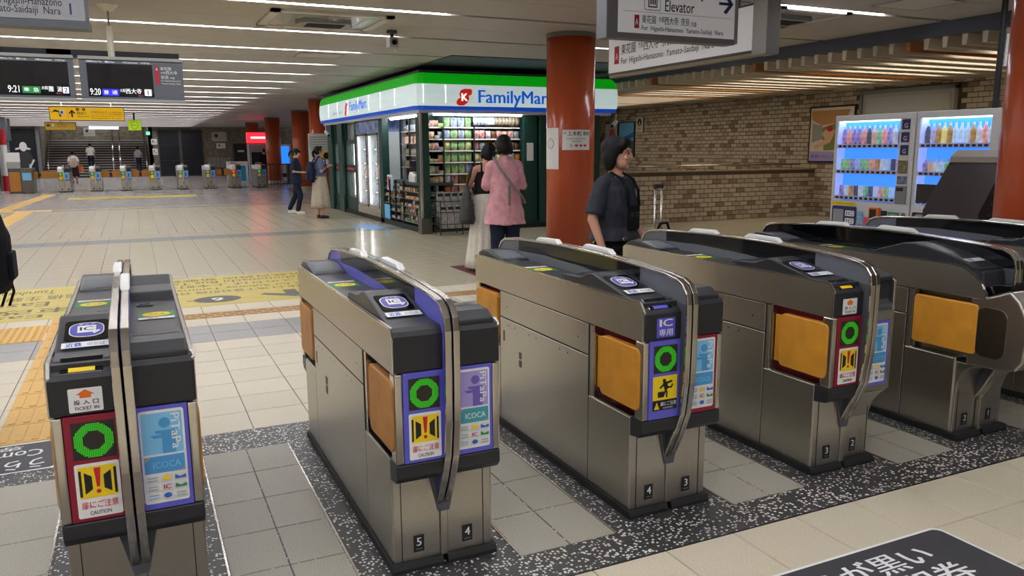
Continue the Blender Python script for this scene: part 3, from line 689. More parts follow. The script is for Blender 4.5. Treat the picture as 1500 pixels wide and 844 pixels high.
# ---------------------------------------------------------------- distant gate row
FGY = 35.8
def far_gate(x, label, pc, ec, lc, red=False):
    t = thing('ticket_gate', label, 'ticket gate', (x, FGY, 0), group='ticket gates in the distant row')
    for x0, x1, c, ring in ((0, .19, pc, True), (.21, .40, ec, False)):
        MB().prism([(.08,.04),(1.66,.04),(1.66,.48),(1.745,.48),(1.745,.78),(.0,.78),(.0,.48),(.08,.44)], x0, x1).build('cabinet', STEEL, t)
        MB().prism([(.0,.78),(1.745,.78),(1.745,.93),(1.7,.95),(.5,.96),(.42,1.0),(.05,.945),(.0,.90)], x0, x1).build('top_cover', BLACK if not ring else WHITE, t, bevel=.01)
        MB().box(x0+.01, x1-.01, -.004, .02, .46, .78).build('front_panel', c, t)
        p = Print(frame((x0, -.006, 0), (1, 0, 0), (0, 0, 1)))
        if ring:
            p.rect(.03, .16, .64, .77, INK); p.circ(.095, .705, .05, lc); p.circ(.095, .705, .026, INK); p.rect(.035, .155, .48, .62, PYEL)
        else: p.rect(.025, .165, .49, .77, SKYP if ec != CRIM else PLAV); p.rect(.06, .12, .55, .7, PBLUE)
        p.build('panel_print', t)
        p = Print(frame((x0, .078, 0), (1, 0, 0), (0, 0, 1))); p.circ(.1, .11, .03, INK); p.build('number_plate', t)
    MB().box(-.01, .41, .05, 1.69, 0, .04).build('plinth', RUBBER, t)
    MB().sweep(SHPATH, .175, .225, .02).build('shield_rim', CHROME, t)
    return t
names = ['leftmost', 'second', 'third', 'fourth', 'fifth', 'sixth', 'seventh', 'rightmost']
LEDR = M('led_red', '#ff3030', .5, emit=2)
LEDGF = M('led_green_far', '#6ac02a', .5, emit=.8)
fpx = [-2.72, -1.62, -.52, .55, 1.62, 2.68, 3.72, 4.76]
for k, x in enumerate(fpx):
    far_gate(x, names[k]+(' ticket gate in the distant row before the staircase' if k != 6 else ' ticket gate in the distant row, showing a red cross light'), [CRIM, INDI, INDI, CRIM, INDI, INDI, CRIM, INDI][k], INDI, LEDR if k == 6 else LEDGF)
FP = M('far_flap', '#b97a2c', .5)
def far_flap(x0, x1, lb):
    t = thing('gate_barrier', lb, 'gate barrier', (0, FGY+.3, 0), group='closed barriers in the distant row')
    xm = (x0+x1)/2
    for a, b in ((x0, xm-.05), (xm+.05, x1)): MB().prism(rrect(a, b, .55, .82, .05), -.02, .02, 'y').build('flap', FP, t)
    MB().box(xm-.05, xm+.05, -.015, .015, .62, .74).build('centre_gap', INK, t)
far_flap(-4.0, -2.72, 'long ochre barrier closed at the left end of the distant row'); far_flap(-1.22, -.52, 'ochre barrier closed between second and third distant gates')
far_flap(-.12, .55, 'ochre barrier closed between third and fourth distant gates'); far_flap(3.08, 3.72, 'ochre barrier closed beside the red cross gate')
# ================================================================== KIOSK
KX0, KX1, KY0, KY1 = 4.78, 8.75, 14.05, 21.8
GREEN = M('kiosk_green', '#153b35', .4); GREEN2 = M('kiosk_dark', '#16221f', .5)
SG = M('sign_green', '#12b41c', .25, emit=.28, ecol='#10c81a'); SW = M('sign_white', '#dfeeee', .25, emit=.36, ecol='#d6eef0'); SB = M('sign_blue', '#0c4fc0', .25, emit=.25, ecol='#0a50d8')
SWL = M('sign_seam', '#f2ffff', .3, emit=.9)
ki = thing('kiosk', 'station convenience kiosk with glowing green, white and blue fascia', 'kiosk', (0, 0, 0))
prof = [(.0,2.27),(.05,2.275),(.085,2.29),(.095,2.345),(.11,2.42),(.115,2.55),(.105,2.70),(.098,2.735),(.088,2.80),(.06,2.88),(.02,2.935),(-.05,2.965)]
def ring(d):
    return [(KX0-d, KY1+.3), (KX0-d, KY0-d+.14), (KX0-d+.04, KY0-d+.04), (KX0-d+.14, KY0-d), (KX1+.15+d-.12, KY0-d), (KX1+.15+d-.03, KY0-d+.04), (KX1+.15+d, KY0-d+.14), (KX1+.15+d, KY0+2.5)]
def band(i0, i1, nm, mat):
    b = MB(); vs = []
    for d, z in prof[i0:i1+1]: vs += [(x, y, z) for x, y in ring(d)]
    n = 8; b.add(vs, [(r*n+k, r*n+k+1, (r+1)*n+k+1, (r+1)*n+k) for r in range(i1-i0) for k in range(n-1)]); return b.build(nm, mat, ki)
bb = band(0, 3, 'blue_band', SB); wb = band(3, 7, 'white_band', SW); gb = band(7, 10, 'green_band', SG); band(10, 11, 'top_rim', M('fascia_rim', '#83878c', .35, .4))
for y in (15.2, 16.2, 17.1, 18.0, 19.0, 20.0, 21.0): MB().box(KX0-.118, KX0-.1, y-.008, y+.008, 2.40, 2.72).build('panel_seam', SWL, wb)
for x in (KX0+.04, 5.25, 7.6): MB().box(x-.008, x+.008, KY0-.118, KY0-.1, 2.40, 2.72).build('panel_seam', SWL, wb)
MB().box(KX0+.02, KX1+.1, KY0+.06, KY1+.25, 2.90, 2.985).build('fascia_top', M('fascia_top', '#5c6068', .5), ki)
MB().box(KX0-.02, KX1+.12, KY0, KY1+.3, 2.22, 2.275).build('soffit', M('kiosk_soffit', '#c9ccca', .5), ki)
# closed end of the fascia at the far left
MB().prism([(KX0-d, z) for d, z in prof]+[(KX0+.3, 2.965), (KX0+.3, 2.27)], KY1+.29, KY1+.31, 'y').build('fascia_end', SW, wb)
LB1 = M('logo_blue', '#0a66dc', .4, emit=.35); LR = M('logo_red', '#e02a1c', .4, emit=.3); LWH = M('logo_white', '#ffffff', .4, emit=.8)
def wordmark(fr, x0, lx, parent, sx=1):
    p = Print(fr, .001)
    # rounded S-shaped red emblem with a white letter
    S = [(0,.02),(.05,-.005),(.14,.0),(.22,.05),(.255,.13),(.24,.17),(.30,.20),(.315,.27),(.28,.30),(.16,.30),(.08,.27),(.055,.20),(.075,.14),(.02,.11),(-.005,.06)]
    p.poly([(lx+x*sx, 2.36+y) for x, y in S], LR); p.text('K', lx+.10*sx, lx+.22*sx, 2.44, 2.575, LWH, .03)
    p.text('FamilyMart', x0, x0+1.56*sx, 2.335, 2.645, LB1, .022); p.build('lettering', parent)
wordmark(frame((0, KY0-.118, 0), (1, 0, 0), (0, 0, 1)), 5.90, 5.46, wb)
f2 = frame((KX0-.118, 0, 0), (0, -1, 0), (0, 0, 1))
p = Print(f2, .001); p.text('FamilyMart', -18.75, -17.25, 2.40, 2.66, LB1, .022)
p.poly([(-19.25+x, 2.36+y) for x, y in [(0,.02),(.14,.0),(.25,.13),(.24,.17),(.315,.27),(.28,.30),(.16,.30),(.055,.20),(.075,.14),(-.005,.06)]], LR)
p.text('近鉄大阪上本町', -20.5, -19.5, 2.42, 2.50, PGREY); p.build('lettering', wb)
# posts, plinth, core
for nm, a in (('corner_post', (KX0, KX0+.17, KY0, KY0+.17, 0, 2.23)), ('front_post', (7.02, 7.32, KY0+.25, KY0+.5, 0, 2.23)), ('front_post', (8.42, 8.62, KY0, KY0+.2, 0, 2.23)),
              ('side_post', (KX0+.05, KX0+.2, 16.72, 17.0, 0, 2.23)), ('side_post', (KX0+.05, KX0+.2, 18.95, 19.12, 0, 2.23)), ('side_post', (KX0, KX0+.2, 20.15, 20.62, 0, 2.23)), ('side_post', (KX0, KX0+.2, 21.35, 21.8, 0, 2.23))):
    MB().box(*a).build(nm, GREEN, ki, bevel=.008)
MB().box(KX0-.012, KX0+.04, KY0-.012, KY0+.04, .3, 2.22).build('corner_strip', CHROME, ki, bevel=.01)
MB().box(KX0-.02, KX0+.19, KY0-.02, KY0+.19, 0, .28).build('corner_boot', STEEL_D, ki)
MB().box(KX0+.05, KX1, KY0+.2, KY1, .0, .1).build('kickboard', GREEN2, ki)
MB().box(5.75, KX1, 15.1, KY1, .1, 2.22).build('core', GREEN2, ki)
MB().box(4.98, 8.5, 14.86, 14.92, .1, 2.22).build('back_panel', GREEN, ki)
MB().box(7.32, 8.42, KY0+.12, KY0+.2, .1, 2.22).build('closed_panel', GREEN, ki)
for x in (4.98, 5.36, 5.99, 7.0): MB().box(x, x+.025, 14.42, 14.86, .1, 2.2).build('upright', GREEN2, ki)
lev = [.30, .50, .70, .90, 1.10, 1.32, 1.54, 1.76, 1.98]
for z in lev: MB().box(5.0, 7.0, 14.45, 14.86, z-.018, z).build('shelf', M('shelf_grey', '#7c8480', .4), ki); MB().box(5.0, 7.0, 14.44, 14.45, z-.022, z+.004).build('price_rail', PW, ki)
MB().box(7.08, 7.22, KY0+.24, KY0+.25, 1.33, 1.68).build('notice', PW, ki)
KL = M('kiosk_lamp', '#f4faff', .5, emit=20)
for a in ((5.1, 6.9, 14.15, 14.22, 2.185, 2.215), (4.98, 5.05, 14.5, 16.6, 2.185, 2.215)):
    l = MB().box(*a).build('kiosk_lamp', KL); tag(l, 'white tube lamp under the kiosk soffit above the '+('front shelves' if a[1] > 6 else 'side counter'), 'light')
# ---------------- goods
PALS = [('#d8d4cc', '#b8342c'), ('#d6402c', '#e8d9b0'), ('#e2b43c', '#c2551c'), ('#8a5f38', '#4a3020'), ('#e6e2da', '#5a78b8'), ('#4f86c8', '#e4e8ee'), ('#5f9a4a', '#e2dc9a'), ('#f0e088', '#3fa078'), ('#b06a8a', '#ecdce4'), ('#3a3432', '#9a8a72'), ('#e0c8a8', '#8c6a40'), ('#b8bcc2', '#6a6e78')]
GM = [M('goods_%d' % i, a, .35, col2=b, scale=9) for i, (a, b) in enumerate(PALS)]
def bag_mesh(w, h, d, m):
    b = MB(); vs = []
    R5 = [(-.5, .02), (-.42, .35), (-.2, .95), (.1, 1), (.35, .5), (.44, .12), (.5, .02)]
    for q, t in R5:
        ww = w/2*(1 if abs(q) > .43 else .93); vs += [(-ww, 0, (q+.5)*h), (-ww*.6, -d/2*t, (q+.5)*h), (ww*.6, -d/2*t, (q+.5)*h), (ww, 0, (q+.5)*h), (ww*.6, d/2*t, (q+.5)*h), (-ww*.6, d/2*t, (q+.5)*h)]
    b.add(vs, [(i*6+k, i*6+(k+1) % 6, (i+1)*6+(k+1) % 6, (i+1)*6+k) for i in range(6) for k in range(6)]+[(5,4,3,2,1,0), tuple(36+k for k in range(6))]); return b.mesh('packet', m, True)
def box_mesh(w, h, d, m):
    c = .006; return MB().loft([(0, 0, 0, .1, .1)], 4).mesh('x', m) if False else MB().add([(x*(w/2-c*(z in (0, 3))), y*(d/2-c*(z in (0, 3))), (0, c, h-c, h)[z]) for z in range(4) for x, y in ((-1,-1),(1,-1),(1,1),(-1,1))],
        [(3,2,1,0),(12,13,14,15)]+[(r*4+k, r*4+(k+1) % 4, r*4+4+(k+1) % 4, r*4+4+k) for r in range(3) for k in range(4)]).mesh('carton', m)
def bottle_mesh(h, r, m, n=8, capm=None):
    b = MB(); b.loft([(0,0,0,r*.9,r*.9),(0,0,h*.05,r,r),(0,0,h*.62,r,r),(0,0,h*.78,r*.6,r*.6),(0,0,h*.86,r*.36,r*.36)], n)
    b.k = 1; b.loft([(0,0,h*.86,r*.42,r*.42),(0,0,h,r*.42,r*.42)], n); return b.mesh('bottle', [m, capm or PW], False)
_gm = {}
def goods(kind, i, x, y, z, rz=0, s=1, label='', group='', cat='packet'):
    k = (kind, i)
    if k not in _gm:
        _gm[k] = {'bag': lambda: bag_mesh(.125, .15, .06, GM[i]), 'big': lambda: bag_mesh(.17, .2, .08, GM[i]), 'box': lambda: box_mesh(.10, .07, .12, GM[i]), 'tray': lambda: box_mesh(.14, .055, .12, GM[i]), 'bot': lambda: bottle_mesh(.2, .031, GM[i])}[kind]()
    o = link({'bag': 'snack_packet', 'big': 'snack_bag', 'box': 'carton', 'tray': 'snack_tray', 'bot': 'bottle'}[kind], _gm[k]); o.location = (x, y, z); o.rotation_euler = (0, 0, rz); o.scale = (s, s, s)
    tag(o, label, cat, group); return o
rg = random.Random(3)
CN = ['white and red', 'red', 'amber', 'brown', 'white and blue', 'blue', 'green', 'yellow and teal', 'mauve', 'dark', 'tan', 'grey']
def gl(c, what, n, lev, rack): return '%s %s, %s from left, %s shelf of %s' % (CN[c], what, ORD[n], lev, rack)
SH = ['lowest'] + [ORD[i]+' lowest' for i in range(1, 7)] + ['second highest', 'top']
for li, z in enumerate(lev):
    x, n = 5.06, 0                                            # narrow left rack
    while x < 5.34: c = rg.choice((0, 1, 6, 10, 11)); goods(rg.choice(('bag', 'box', 'bag')), c, x, 14.48+rg.uniform(-.02, .02), z, rg.uniform(-.2, .2), rg.uniform(.85, 1.05), gl(c, 'sweets packet', n, SH[li], 'narrow left rack'), 'sweets on the narrow kiosk rack', 'packet'); x += .09; n += 1
    x, n = 5.46, 0                                            # big colourful packs
    while x < 5.98: c = (rg.choice((7, 6, 4, 7)) if li > 3 else rg.choice((0, 3, 1, 5, 2))); goods('big' if li > 2 else 'bag', c, x, 14.5, z, rg.uniform(-.15, .15), .92 if li > 2 else 1.15, gl(c, 'pouch', n, SH[li], 'second rack'), 'pouches on the second kiosk rack', 'packet'); x += .15; n += 1
    x, n = 6.07, 0
    while x < 6.98:
        k = ('tray' if li == 0 else 'bag' if li != 2 else 'big'); c = (rg.choice((2, 10, 2)) if li in (1, 2) else rg.choice((9, 3, 10)) if li == 8 else rg.choice((1, 0, 6, 3, 8, 11, 2)))
        if li == 3 and x > 6.5: goods('bot', rg.choice((5, 6, 8, 4)), x, 14.5, z, 0, .9, '%s small bottle from the left on the right rack of the kiosk' % ORD[n], 'small bottles on the kiosk front', 'bottle'); x += .075; n += 1; continue
        goods(k, c, x, 14.49+rg.uniform(-.02, .02), z, rg.uniform(-.2, .2), rg.uniform(1.0, 1.2) if k == 'bag' else .9, gl(c, 'snack packet', n, SH[li], 'wide right rack'), 'snacks on the wide kiosk rack', 'packet'); x += .125; n += 1
for k in range(13):                                     # hanging packets in the top row
    c = 4 if k < 4 else (9 if k > 5 else 5); goods('bag', c, 6.02+k*.075, 14.40, 2.02, .3, 1, '%s packet, %s from the left on the top hooks of the kiosk' % (CN[c], ORD[k]), 'packets on the kiosk top hooks', 'packet')
# side: counter racks facing the hall
ctr = thing('counter', 'dark green kiosk side counter with snack racks below', 'counter', (0, 0, 0))
MB().box(KX0+.1, KX0+.75, 14.35, 16.7, .88, .93).build('counter_top', M('counter_top', '#3a4440', .3), ctr)
for z in (.16, .31, .46, .61, .76): MB().box(KX0+.06, KX0+.4, 14.35, 16.7, z-.012, z).build('shelf', MATS['shelf_grey'], ctr)
MB().box(KX0+.4, KX0+.44, 14.35, 16.7, .1, .88).build('back_board', MATS['shelf_grey'], ctr)
for y in (15.35, 15.9, 16.3): MB().box(KX0+.05, KX0+.09, y, y+.03, .1, .95).build('upright', GREEN2, ctr)
for z in (.16, .31, .46, .61, .76):
    y, n = 14.42, 0
    while y < 16.65:
        c = rg.choice((1, 0, 10, 3, 2, 11) if z > .4 else (4, 7, 9, 0)); n += 1
        goods(rg.choice(('tray', 'bag')) if z < .7 else 'box', c, KX0+.13, y, z, R(90)+rg.uniform(-.2, .2), .82, '%s sweet, %s from corner, %s rack under side counter' % (CN[c], ORD[n-1], SH[int((z-.15)/.15)]), 'sweets under the side counter', 'packet'); y += .155
ush = thing('wall_shelf', 'glass fronted upper shelf unit behind the kiosk side counter', 'shelf', (0, 0, 0))
MB().box(5.5, 5.72, 14.9, 16.9, .93, 2.2).build('back_board', M('shelf_back', '#9a9890', .5), ush)
for z in (1.2, 1.45, 1.7, 1.95): MB().box(5.28, 5.52, 14.95, 16.85, z-.02, z).build('shelf', M('shelf_wood', '#b39a80', .5), ush)
for y in (14.95, 15.7, 16.2, 16.83): MB().box(5.26, 5.3, y, y+.03, .93, 2.2).build('upright', GREEN2, ush)
for z in (1.2, 1.45, 1.7, 1.95):
    for k in range(17): c = rg.choice((3, 8, 1) if z == 1.7 else (7, 2, 6, 4) if z < 1.5 else (4, 5, 11)); goods('bot' if z in (1.7,) else 'bag', c, 5.38, 15.05+k*.108, z, R(90), .9, '%s %s, %s from right, %s shelf behind side counter' % (CN[c], 'bottle' if z == 1.7 else 'packet', ORD[k], SH[int((z-1.19)/.25)]), 'stock behind the side counter', 'packet')
reg = thing('cash_register', 'pale grey cash register with a black touch screen on the counter', 'cash register', (KX0+.3, 15.1, .93))
MB().prism([(-.2, 0), (.2, 0), (.2, .1), (.1, .2), (-.2, .12)], -.15, .2).build('body', WHITE, reg, bevel=.01)
MB().prism([(-.16, .2), (.16, .2), (.16, .42), (-.16, .42)], -.1, -.07).build('screen', BLACKG, reg, bevel=.006); MB().box(-.09, -.05, -.02, .02, .1, .25).build('stand', WHITE, reg)
MB().box(.05, .2, -.22, -.05, .1, .5).build('printer', M('till_grey', '#b9bcbc', .5), reg, bevel=.02)
prn = thing('leaflet_stand', 'white leaflet stand at the counter front', 'leaflet stand', (KX0+.1, 16.35, .62)); MB().prism([(-.18, .1), (.18, .1), (.18, .42), (-.18, .42)], -.02, .02).build('board', PW, prn)
q = Print(frame((-.022, 0, .1), (0, -1, 0), (0, 0, 1))); q.rect(-.15, .0, .05, .28, PRED); q.rect(.02, .15, .05, .28, PSKY); q.build('leaflet_print', prn); MB().prism([(-.03, 0), (.03, 0), (.03, .12), (-.03, .12)], -.02, .02).build('foot', PW, prn)
bs = MB().box(KX0+.03, KX0+.045, 16.25, 16.62, .12, .42).build('blue_notice', PSKY, ctr)
# cooler
co = thing('drinks_cooler', 'brightly lit two-door drinks cooler in the kiosk side', 'cooler', (0, 0, 0))
CW = M('cooler_white', '#dfe6e8', .4); CLT = M('cooler_lamp', '#ffffff', .5, emit=5)
MB().box(KX0+.62, KX0+.68, 17.0, 18.95, .1, 2.2).build('back_board', CW, co)
for y in (17.0, 17.95, 18.9): MB().box(KX0+.06, KX0+.62, y, y+.05, .1, 1.95).build('side_wall', CW, co)
for z in (.3, .62, .94, 1.26, 1.58): MB().box(KX0+.16, KX0+.62, 17.05, 18.9, z-.015, z).build('rack', CHROME, co)
MB().box(KX0+.06, KX0+.62, 17.0, 18.95, 1.95, 2.2).build('header', M('cooler_header', '#35427e', .4, col2='#9fb0e0', scale=5), co)
MB().box(KX0+.05, KX0+.62, 17.0, 18.95, .1, .27).build('base', CHROME, co)
for y0 in (17.05, 18.0):
    d = MB().box(KX0+.05, KX0+.065, y0, y0+.9, .28, 1.93).build('glass_door', M('cooler_glass', '#e8f2f4', .05, alpha=.12), co)
    for a in ((y0, y0+.04, .28, 1.93), (y0+.86, y0+.9, .28, 1.93), (y0, y0+.9, .28, .33), (y0, y0+.9, 1.88, 1.93)): MB().box(KX0+.04, KX0+.075, *a).build('door_frame', CHROME, d)
    MB().tube([(KX0+.01, y0+.1, .9), (KX0+.01, y0+.1, 1.25)], .012, 8).build('door_handle', CHROME, d, smooth=True)
    for y in (y0+.06, y0+.84): MB().box(KX0+.08, KX0+.1, y-.012, y+.012, .35, 1.86).build('cooler_lamp', CLT, co)
for z in (.3, .62, .94, 1.26, 1.58):
    for k in range(18):
        if .45 < (k % 9)/9 < .5: continue
        goods('bot', rg.choice((4, 5, 4, 11, 0, 5)), KX0+.26, 17.13+k*.1+(.05 if k > 8 else 0), z, 0, 1.15, '%s bottle from the right on the %s shelf of the drinks cooler' % (ORD[k], SH[int((z-.29)/.32)]), 'bottles in the drinks cooler', 'bottle')
# end bays with narrow windows
for y0, y1, lb in ((19.12, 20.15, 'narrow dark green show window next to the drinks cooler'), (20.62, 21.35, 'narrow dark green show window at the far end of the kiosk')):
    t = thing('show_window', lb, 'window', (0, 0, 0)); x = KX0+.1
    MB().box(x+.12, x+.16, y0, y1, .1, 2.2).build('back_board', M('window_back', '#c8cfc8', .5, col2='#8a8f7c', scale=4), t)
    for z0, z1 in ((.1, .42), (1.02, 1.2), (1.72, 1.8)): MB().box(x-.02, x+.1, y0, y1, z0, z1).build('rail', GREEN, t)
    for ya in (y0, y1-.12): MB().box(x-.02, x+.1, ya, ya+.12, .42, 2.2).build('stile', GREEN, t)
    for z0, z1 in ((.42, 1.02), (1.2, 1.72), (1.8, 2.2)): MB().box(x+.02, x+.03, y0+.12, y1-.12, z0, z1).build('pane', MATS['cooler_glass'], t)
    MB().box(x-.03, x-.02, y0+.15, y1-.15, 1.08, 1.13).build('strip_notice', PRED, t); MB().box(x+.1, x+.115, (y0+y1)/2-.13, (y0+y1)/2+.13, .45, 1.7).build('window_lamp', M('window_lamp', '#f6fff8', .5, emit=3), t)
# newspaper rack in front of the corner
nr = thing('newspaper_rack', 'black wire newspaper rack at the kiosk corner', 'rack', (5.0, 13.66, 0))
for z in (.08, .2, .42, .62): MB().tube([(0, 0, z), (.86, 0, z), (.86, .3, z), (0, .3, z), (0, 0, z)], .008, 6).build('wire_ring', INK, nr)
for x in (0, .43, .86):
    for y in (0, .3): MB().tube([(x, y, 0), (x, y, .64)], .01, 6).build('post', INK, nr)
NP_ = M('newsprint', '#c6c4be', .7, col2='#75716c', scale=14)
for r, (y, z, h) in enumerate(((.05, .12, .42), (.20, .34, .44))):
    for k in range(6):
        n = MB().prism([(-.01, 0), (.03, 0), (.04, h), (.0, h)], -.062, .062).build('newspaper', NP_); n.location = (5.075+k*.143, 13.66+y, z)
        tag(n, '%s newspaper from the left in the %s row of the wire rack' % (ORD[k], 'front' if r == 0 else 'rear'), 'newspaper', 'newspapers in the '+('front' if r == 0 else 'rear')+' row')
        q = Print(frame((-.062, -.0115, 0), (1, 0, 0), (0, .01/h, 1))); q.rect(.01, .114, h*.82, h*.95, INK, up=False)
        for j in range(4): q.rect(.012+.052*(j % 2), .055+.052*(j % 2), h*(.2+.3*(j//2)), h*(.42+.3*(j//2)), PGREY, up=False)
        q.build('news_print', n)
# bullet cameras fixed to the kiosk ends
def bullet_cam(loc, d, label):
    t = thing('security_camera', label, 'camera', loc)
    d = Vector(d).normalized(); MB().tube([(0, 0, 0), tuple(d*.2)], .045, 12).build('camera_body', WHITE, t, smooth=True); MB().tube([tuple(d*.2), tuple(d*.215)], .036, 12).build('lens', BLACKG, t); MB().tube([tuple(d*.05), (0, 0, .16)], .014, 8).build('bracket', WHITE, t)
bullet_cam((8.95, 13.98, 2.1), (-.8, -.5, -.5), 'white bullet camera under the right end of the kiosk fascia')
bullet_cam((4.72, 21.7, 2.06), (.2, -.8, -.5), 'white bullet camera under the left end of the kiosk fascia')
# ================================================================== SIGNS, MACHINES, FIXTURES
SFR = M('sign_frame', '#6b6d72', .4); SFACE = M('sign_face', '#d9dadd', .4, emit=.12); SGREYF = M('board_grey', '#5d636b', .5)
_O = ['first', 'second', 'third', 'fourth', 'fifth', 'sixth', 'seventh', 'eighth', 'ninth', 'tenth', 'eleventh', 'twelfth', 'thirteenth', 'fourteenth', 'fifteenth', 'sixteenth', 'seventeenth', 'eighteenth']
# elevator sign
t = thing('hanging_sign', 'white hanging elevator sign with a right-pointing arrow', 'sign', (3.20, 5.0, 2.375))
MB().box(-.015, 1.07, 0, .12, -.04, .62).build('frame', SFR, t, bevel=.006); MB().box(-.10, -.015, -.01, .13, -.045, .63).build('end_cap', SFR, t, bevel=.006)
MB().box(1.07, 1.10, .01, .11, -.03, .62).build('end_cap', M('sign_end', '#8b8d90', .4), t)
for x in (.1, .95): MB().tube([(x, .06, .62), (x, .06, .725)], .02, 8).build('hanger', SFR, t)
p = Print(frame((0, -.002, 0), (1, 0, 0), (0, 0, 1)), .0008)
p.rect(0, 1.055, 0, .56, SFACE)
p.text('エレベーター', .413, .86, .255, .36, INK, .015, up=False); p.text('Elevator', .405, .67, .165, .245, INK, .01, up=False)
p.rect(.222, .365, .165, .365, INK, .012); p.rect(.226, .361, .169, .361, SFACE, .010)
p.rect(.255, .335, .185, .30, INK); p.rect(.264, .326, .194, .291, SFACE)
for k in range(3): p.circ(.277+k*.018, .265, .006, INK, 10); p.rect(.271+k*.018, .283+k*.018, .205, .256, INK, up=False)
p.poly([(.28, .31), (.31, .31), (.295, .33)], INK, False); p.poly([(.28, .35), (.31, .35), (.295, .335)], INK)
p.rect(.04, 1.02, .148, .150, INK); p.rect(.135, .177, .033, .125, PCRIM); p.text('A', .143, .169, .055, .10, PW, .01)
for s, a, b, c, d in (('東花園', .198, .32, .07, .128), ('大和', .345, .395, .085, .128), ('西大寺', .398, .52, .07, .128), ('奈良', .545, .622, .07, .128), ('方面', .636, .686, .07, .105), ('For  Higashi-Hanazono  Yamato-Saidaiji  Nara', .198, .94, .012, .056)): p.text(s, a, b, c, d, INK, .008, up=False)
p.poly([(.892, .243), (.985, .243), (.935, .193), (.965, .178), (1.03, .253), (.965, .328), (.935, .313), (.985, .263), (.892, .263)], PNAVY)
p.build('lettering', t)
# side sign beyond it
t = thing('hanging_sign', 'long white hanging sign turned sideways behind the elevator sign', 'sign', (5.0, 5.6, 2.38))
MB().box(0, .12, .0, 2.4, .0, .42).build('frame', M('sign_frame_dark', '#4f4d4a', .4), t, bevel=.006); MB().box(-.015, .135, -.16, .02, -.03, .45).build('end_cap', M('sign_steel', '#8f8f8d', .35, .8), t, bevel=.006)
MB().box(.02, .10, .0, 2.4, -.03, .0).build('bottom_rail', M('sign_rail', '#8a7c6a', .4), t)
for y in (.3, 2.1): MB().tube([(.06, y, .42), (.06, y, .72)], .02, 8).build('hanger', SFR, t)
p = Print(frame((-.002, 2.4, 0), (0, -1, 0), (0, 0, 1)), .0008); p.rect(.02, 2.38, .02, .40, SFACE)
p.rect(.14, .235, .11, .30, PCRIM); p.text('A', .165, .21, .15, .23, PW, .01)
for s, a, b, c, d in (('東花園', .28, .56, .20, .31), ('大和', .61, .70, .23, .31), ('西大寺', .71, .98, .20, .31), ('奈良', 1.03, 1.2, .20, .31), ('方面', 1.22, 1.34, .20, .27), ('For  Higashi-Hanazono  Yamato-Saidaiji  Nara', .28, 1.86, .08, .165)): p.text(s, a, b, c, d, INK, .008, up=False)
p.build('lettering', t)
# platform sign at the top left
t = thing('hanging_sign', 'grey platform 1 hanging sign at the top left corner', 'sign', (-.125, 4.0, 2.085))
MB().box(-1.5, 0, 0, .1, 0, .5).build('frame', SFR, t, bevel=.005); MB().box(-1.5, .005, -.005, .105, -.012, .012).build('bottom_rail', SGREYF, t)
for x in (-1.3, -.2): MB().tube([(x, .05, .5), (x, .05, 1.015)], .015, 8).build('hanger', SFR, t)
p = Print(frame((0, -.002, 0), (1, 0, 0), (0, 0, 1)), .0006); p.rect(-1.49, -.014, .02, .49, M('sign_face_grey', '#a3a5a8', .5))
p.text('For Higashi-Hanazono', -.375, -.098, .066, .108, INK, .004, up=False); p.text('Yamato-Saidaiji  Nara', -.385, -.105, .032, .072, INK, .004)
p.rect(-.098, -.036, .036, .098, PGREY, .006); p.rect(-.096, -.038, .038, .096, MATS['sign_face_grey'], .005); p.text('1', -.080, -.054, .044, .09, PNAVY, .005); p.build('lettering', t)
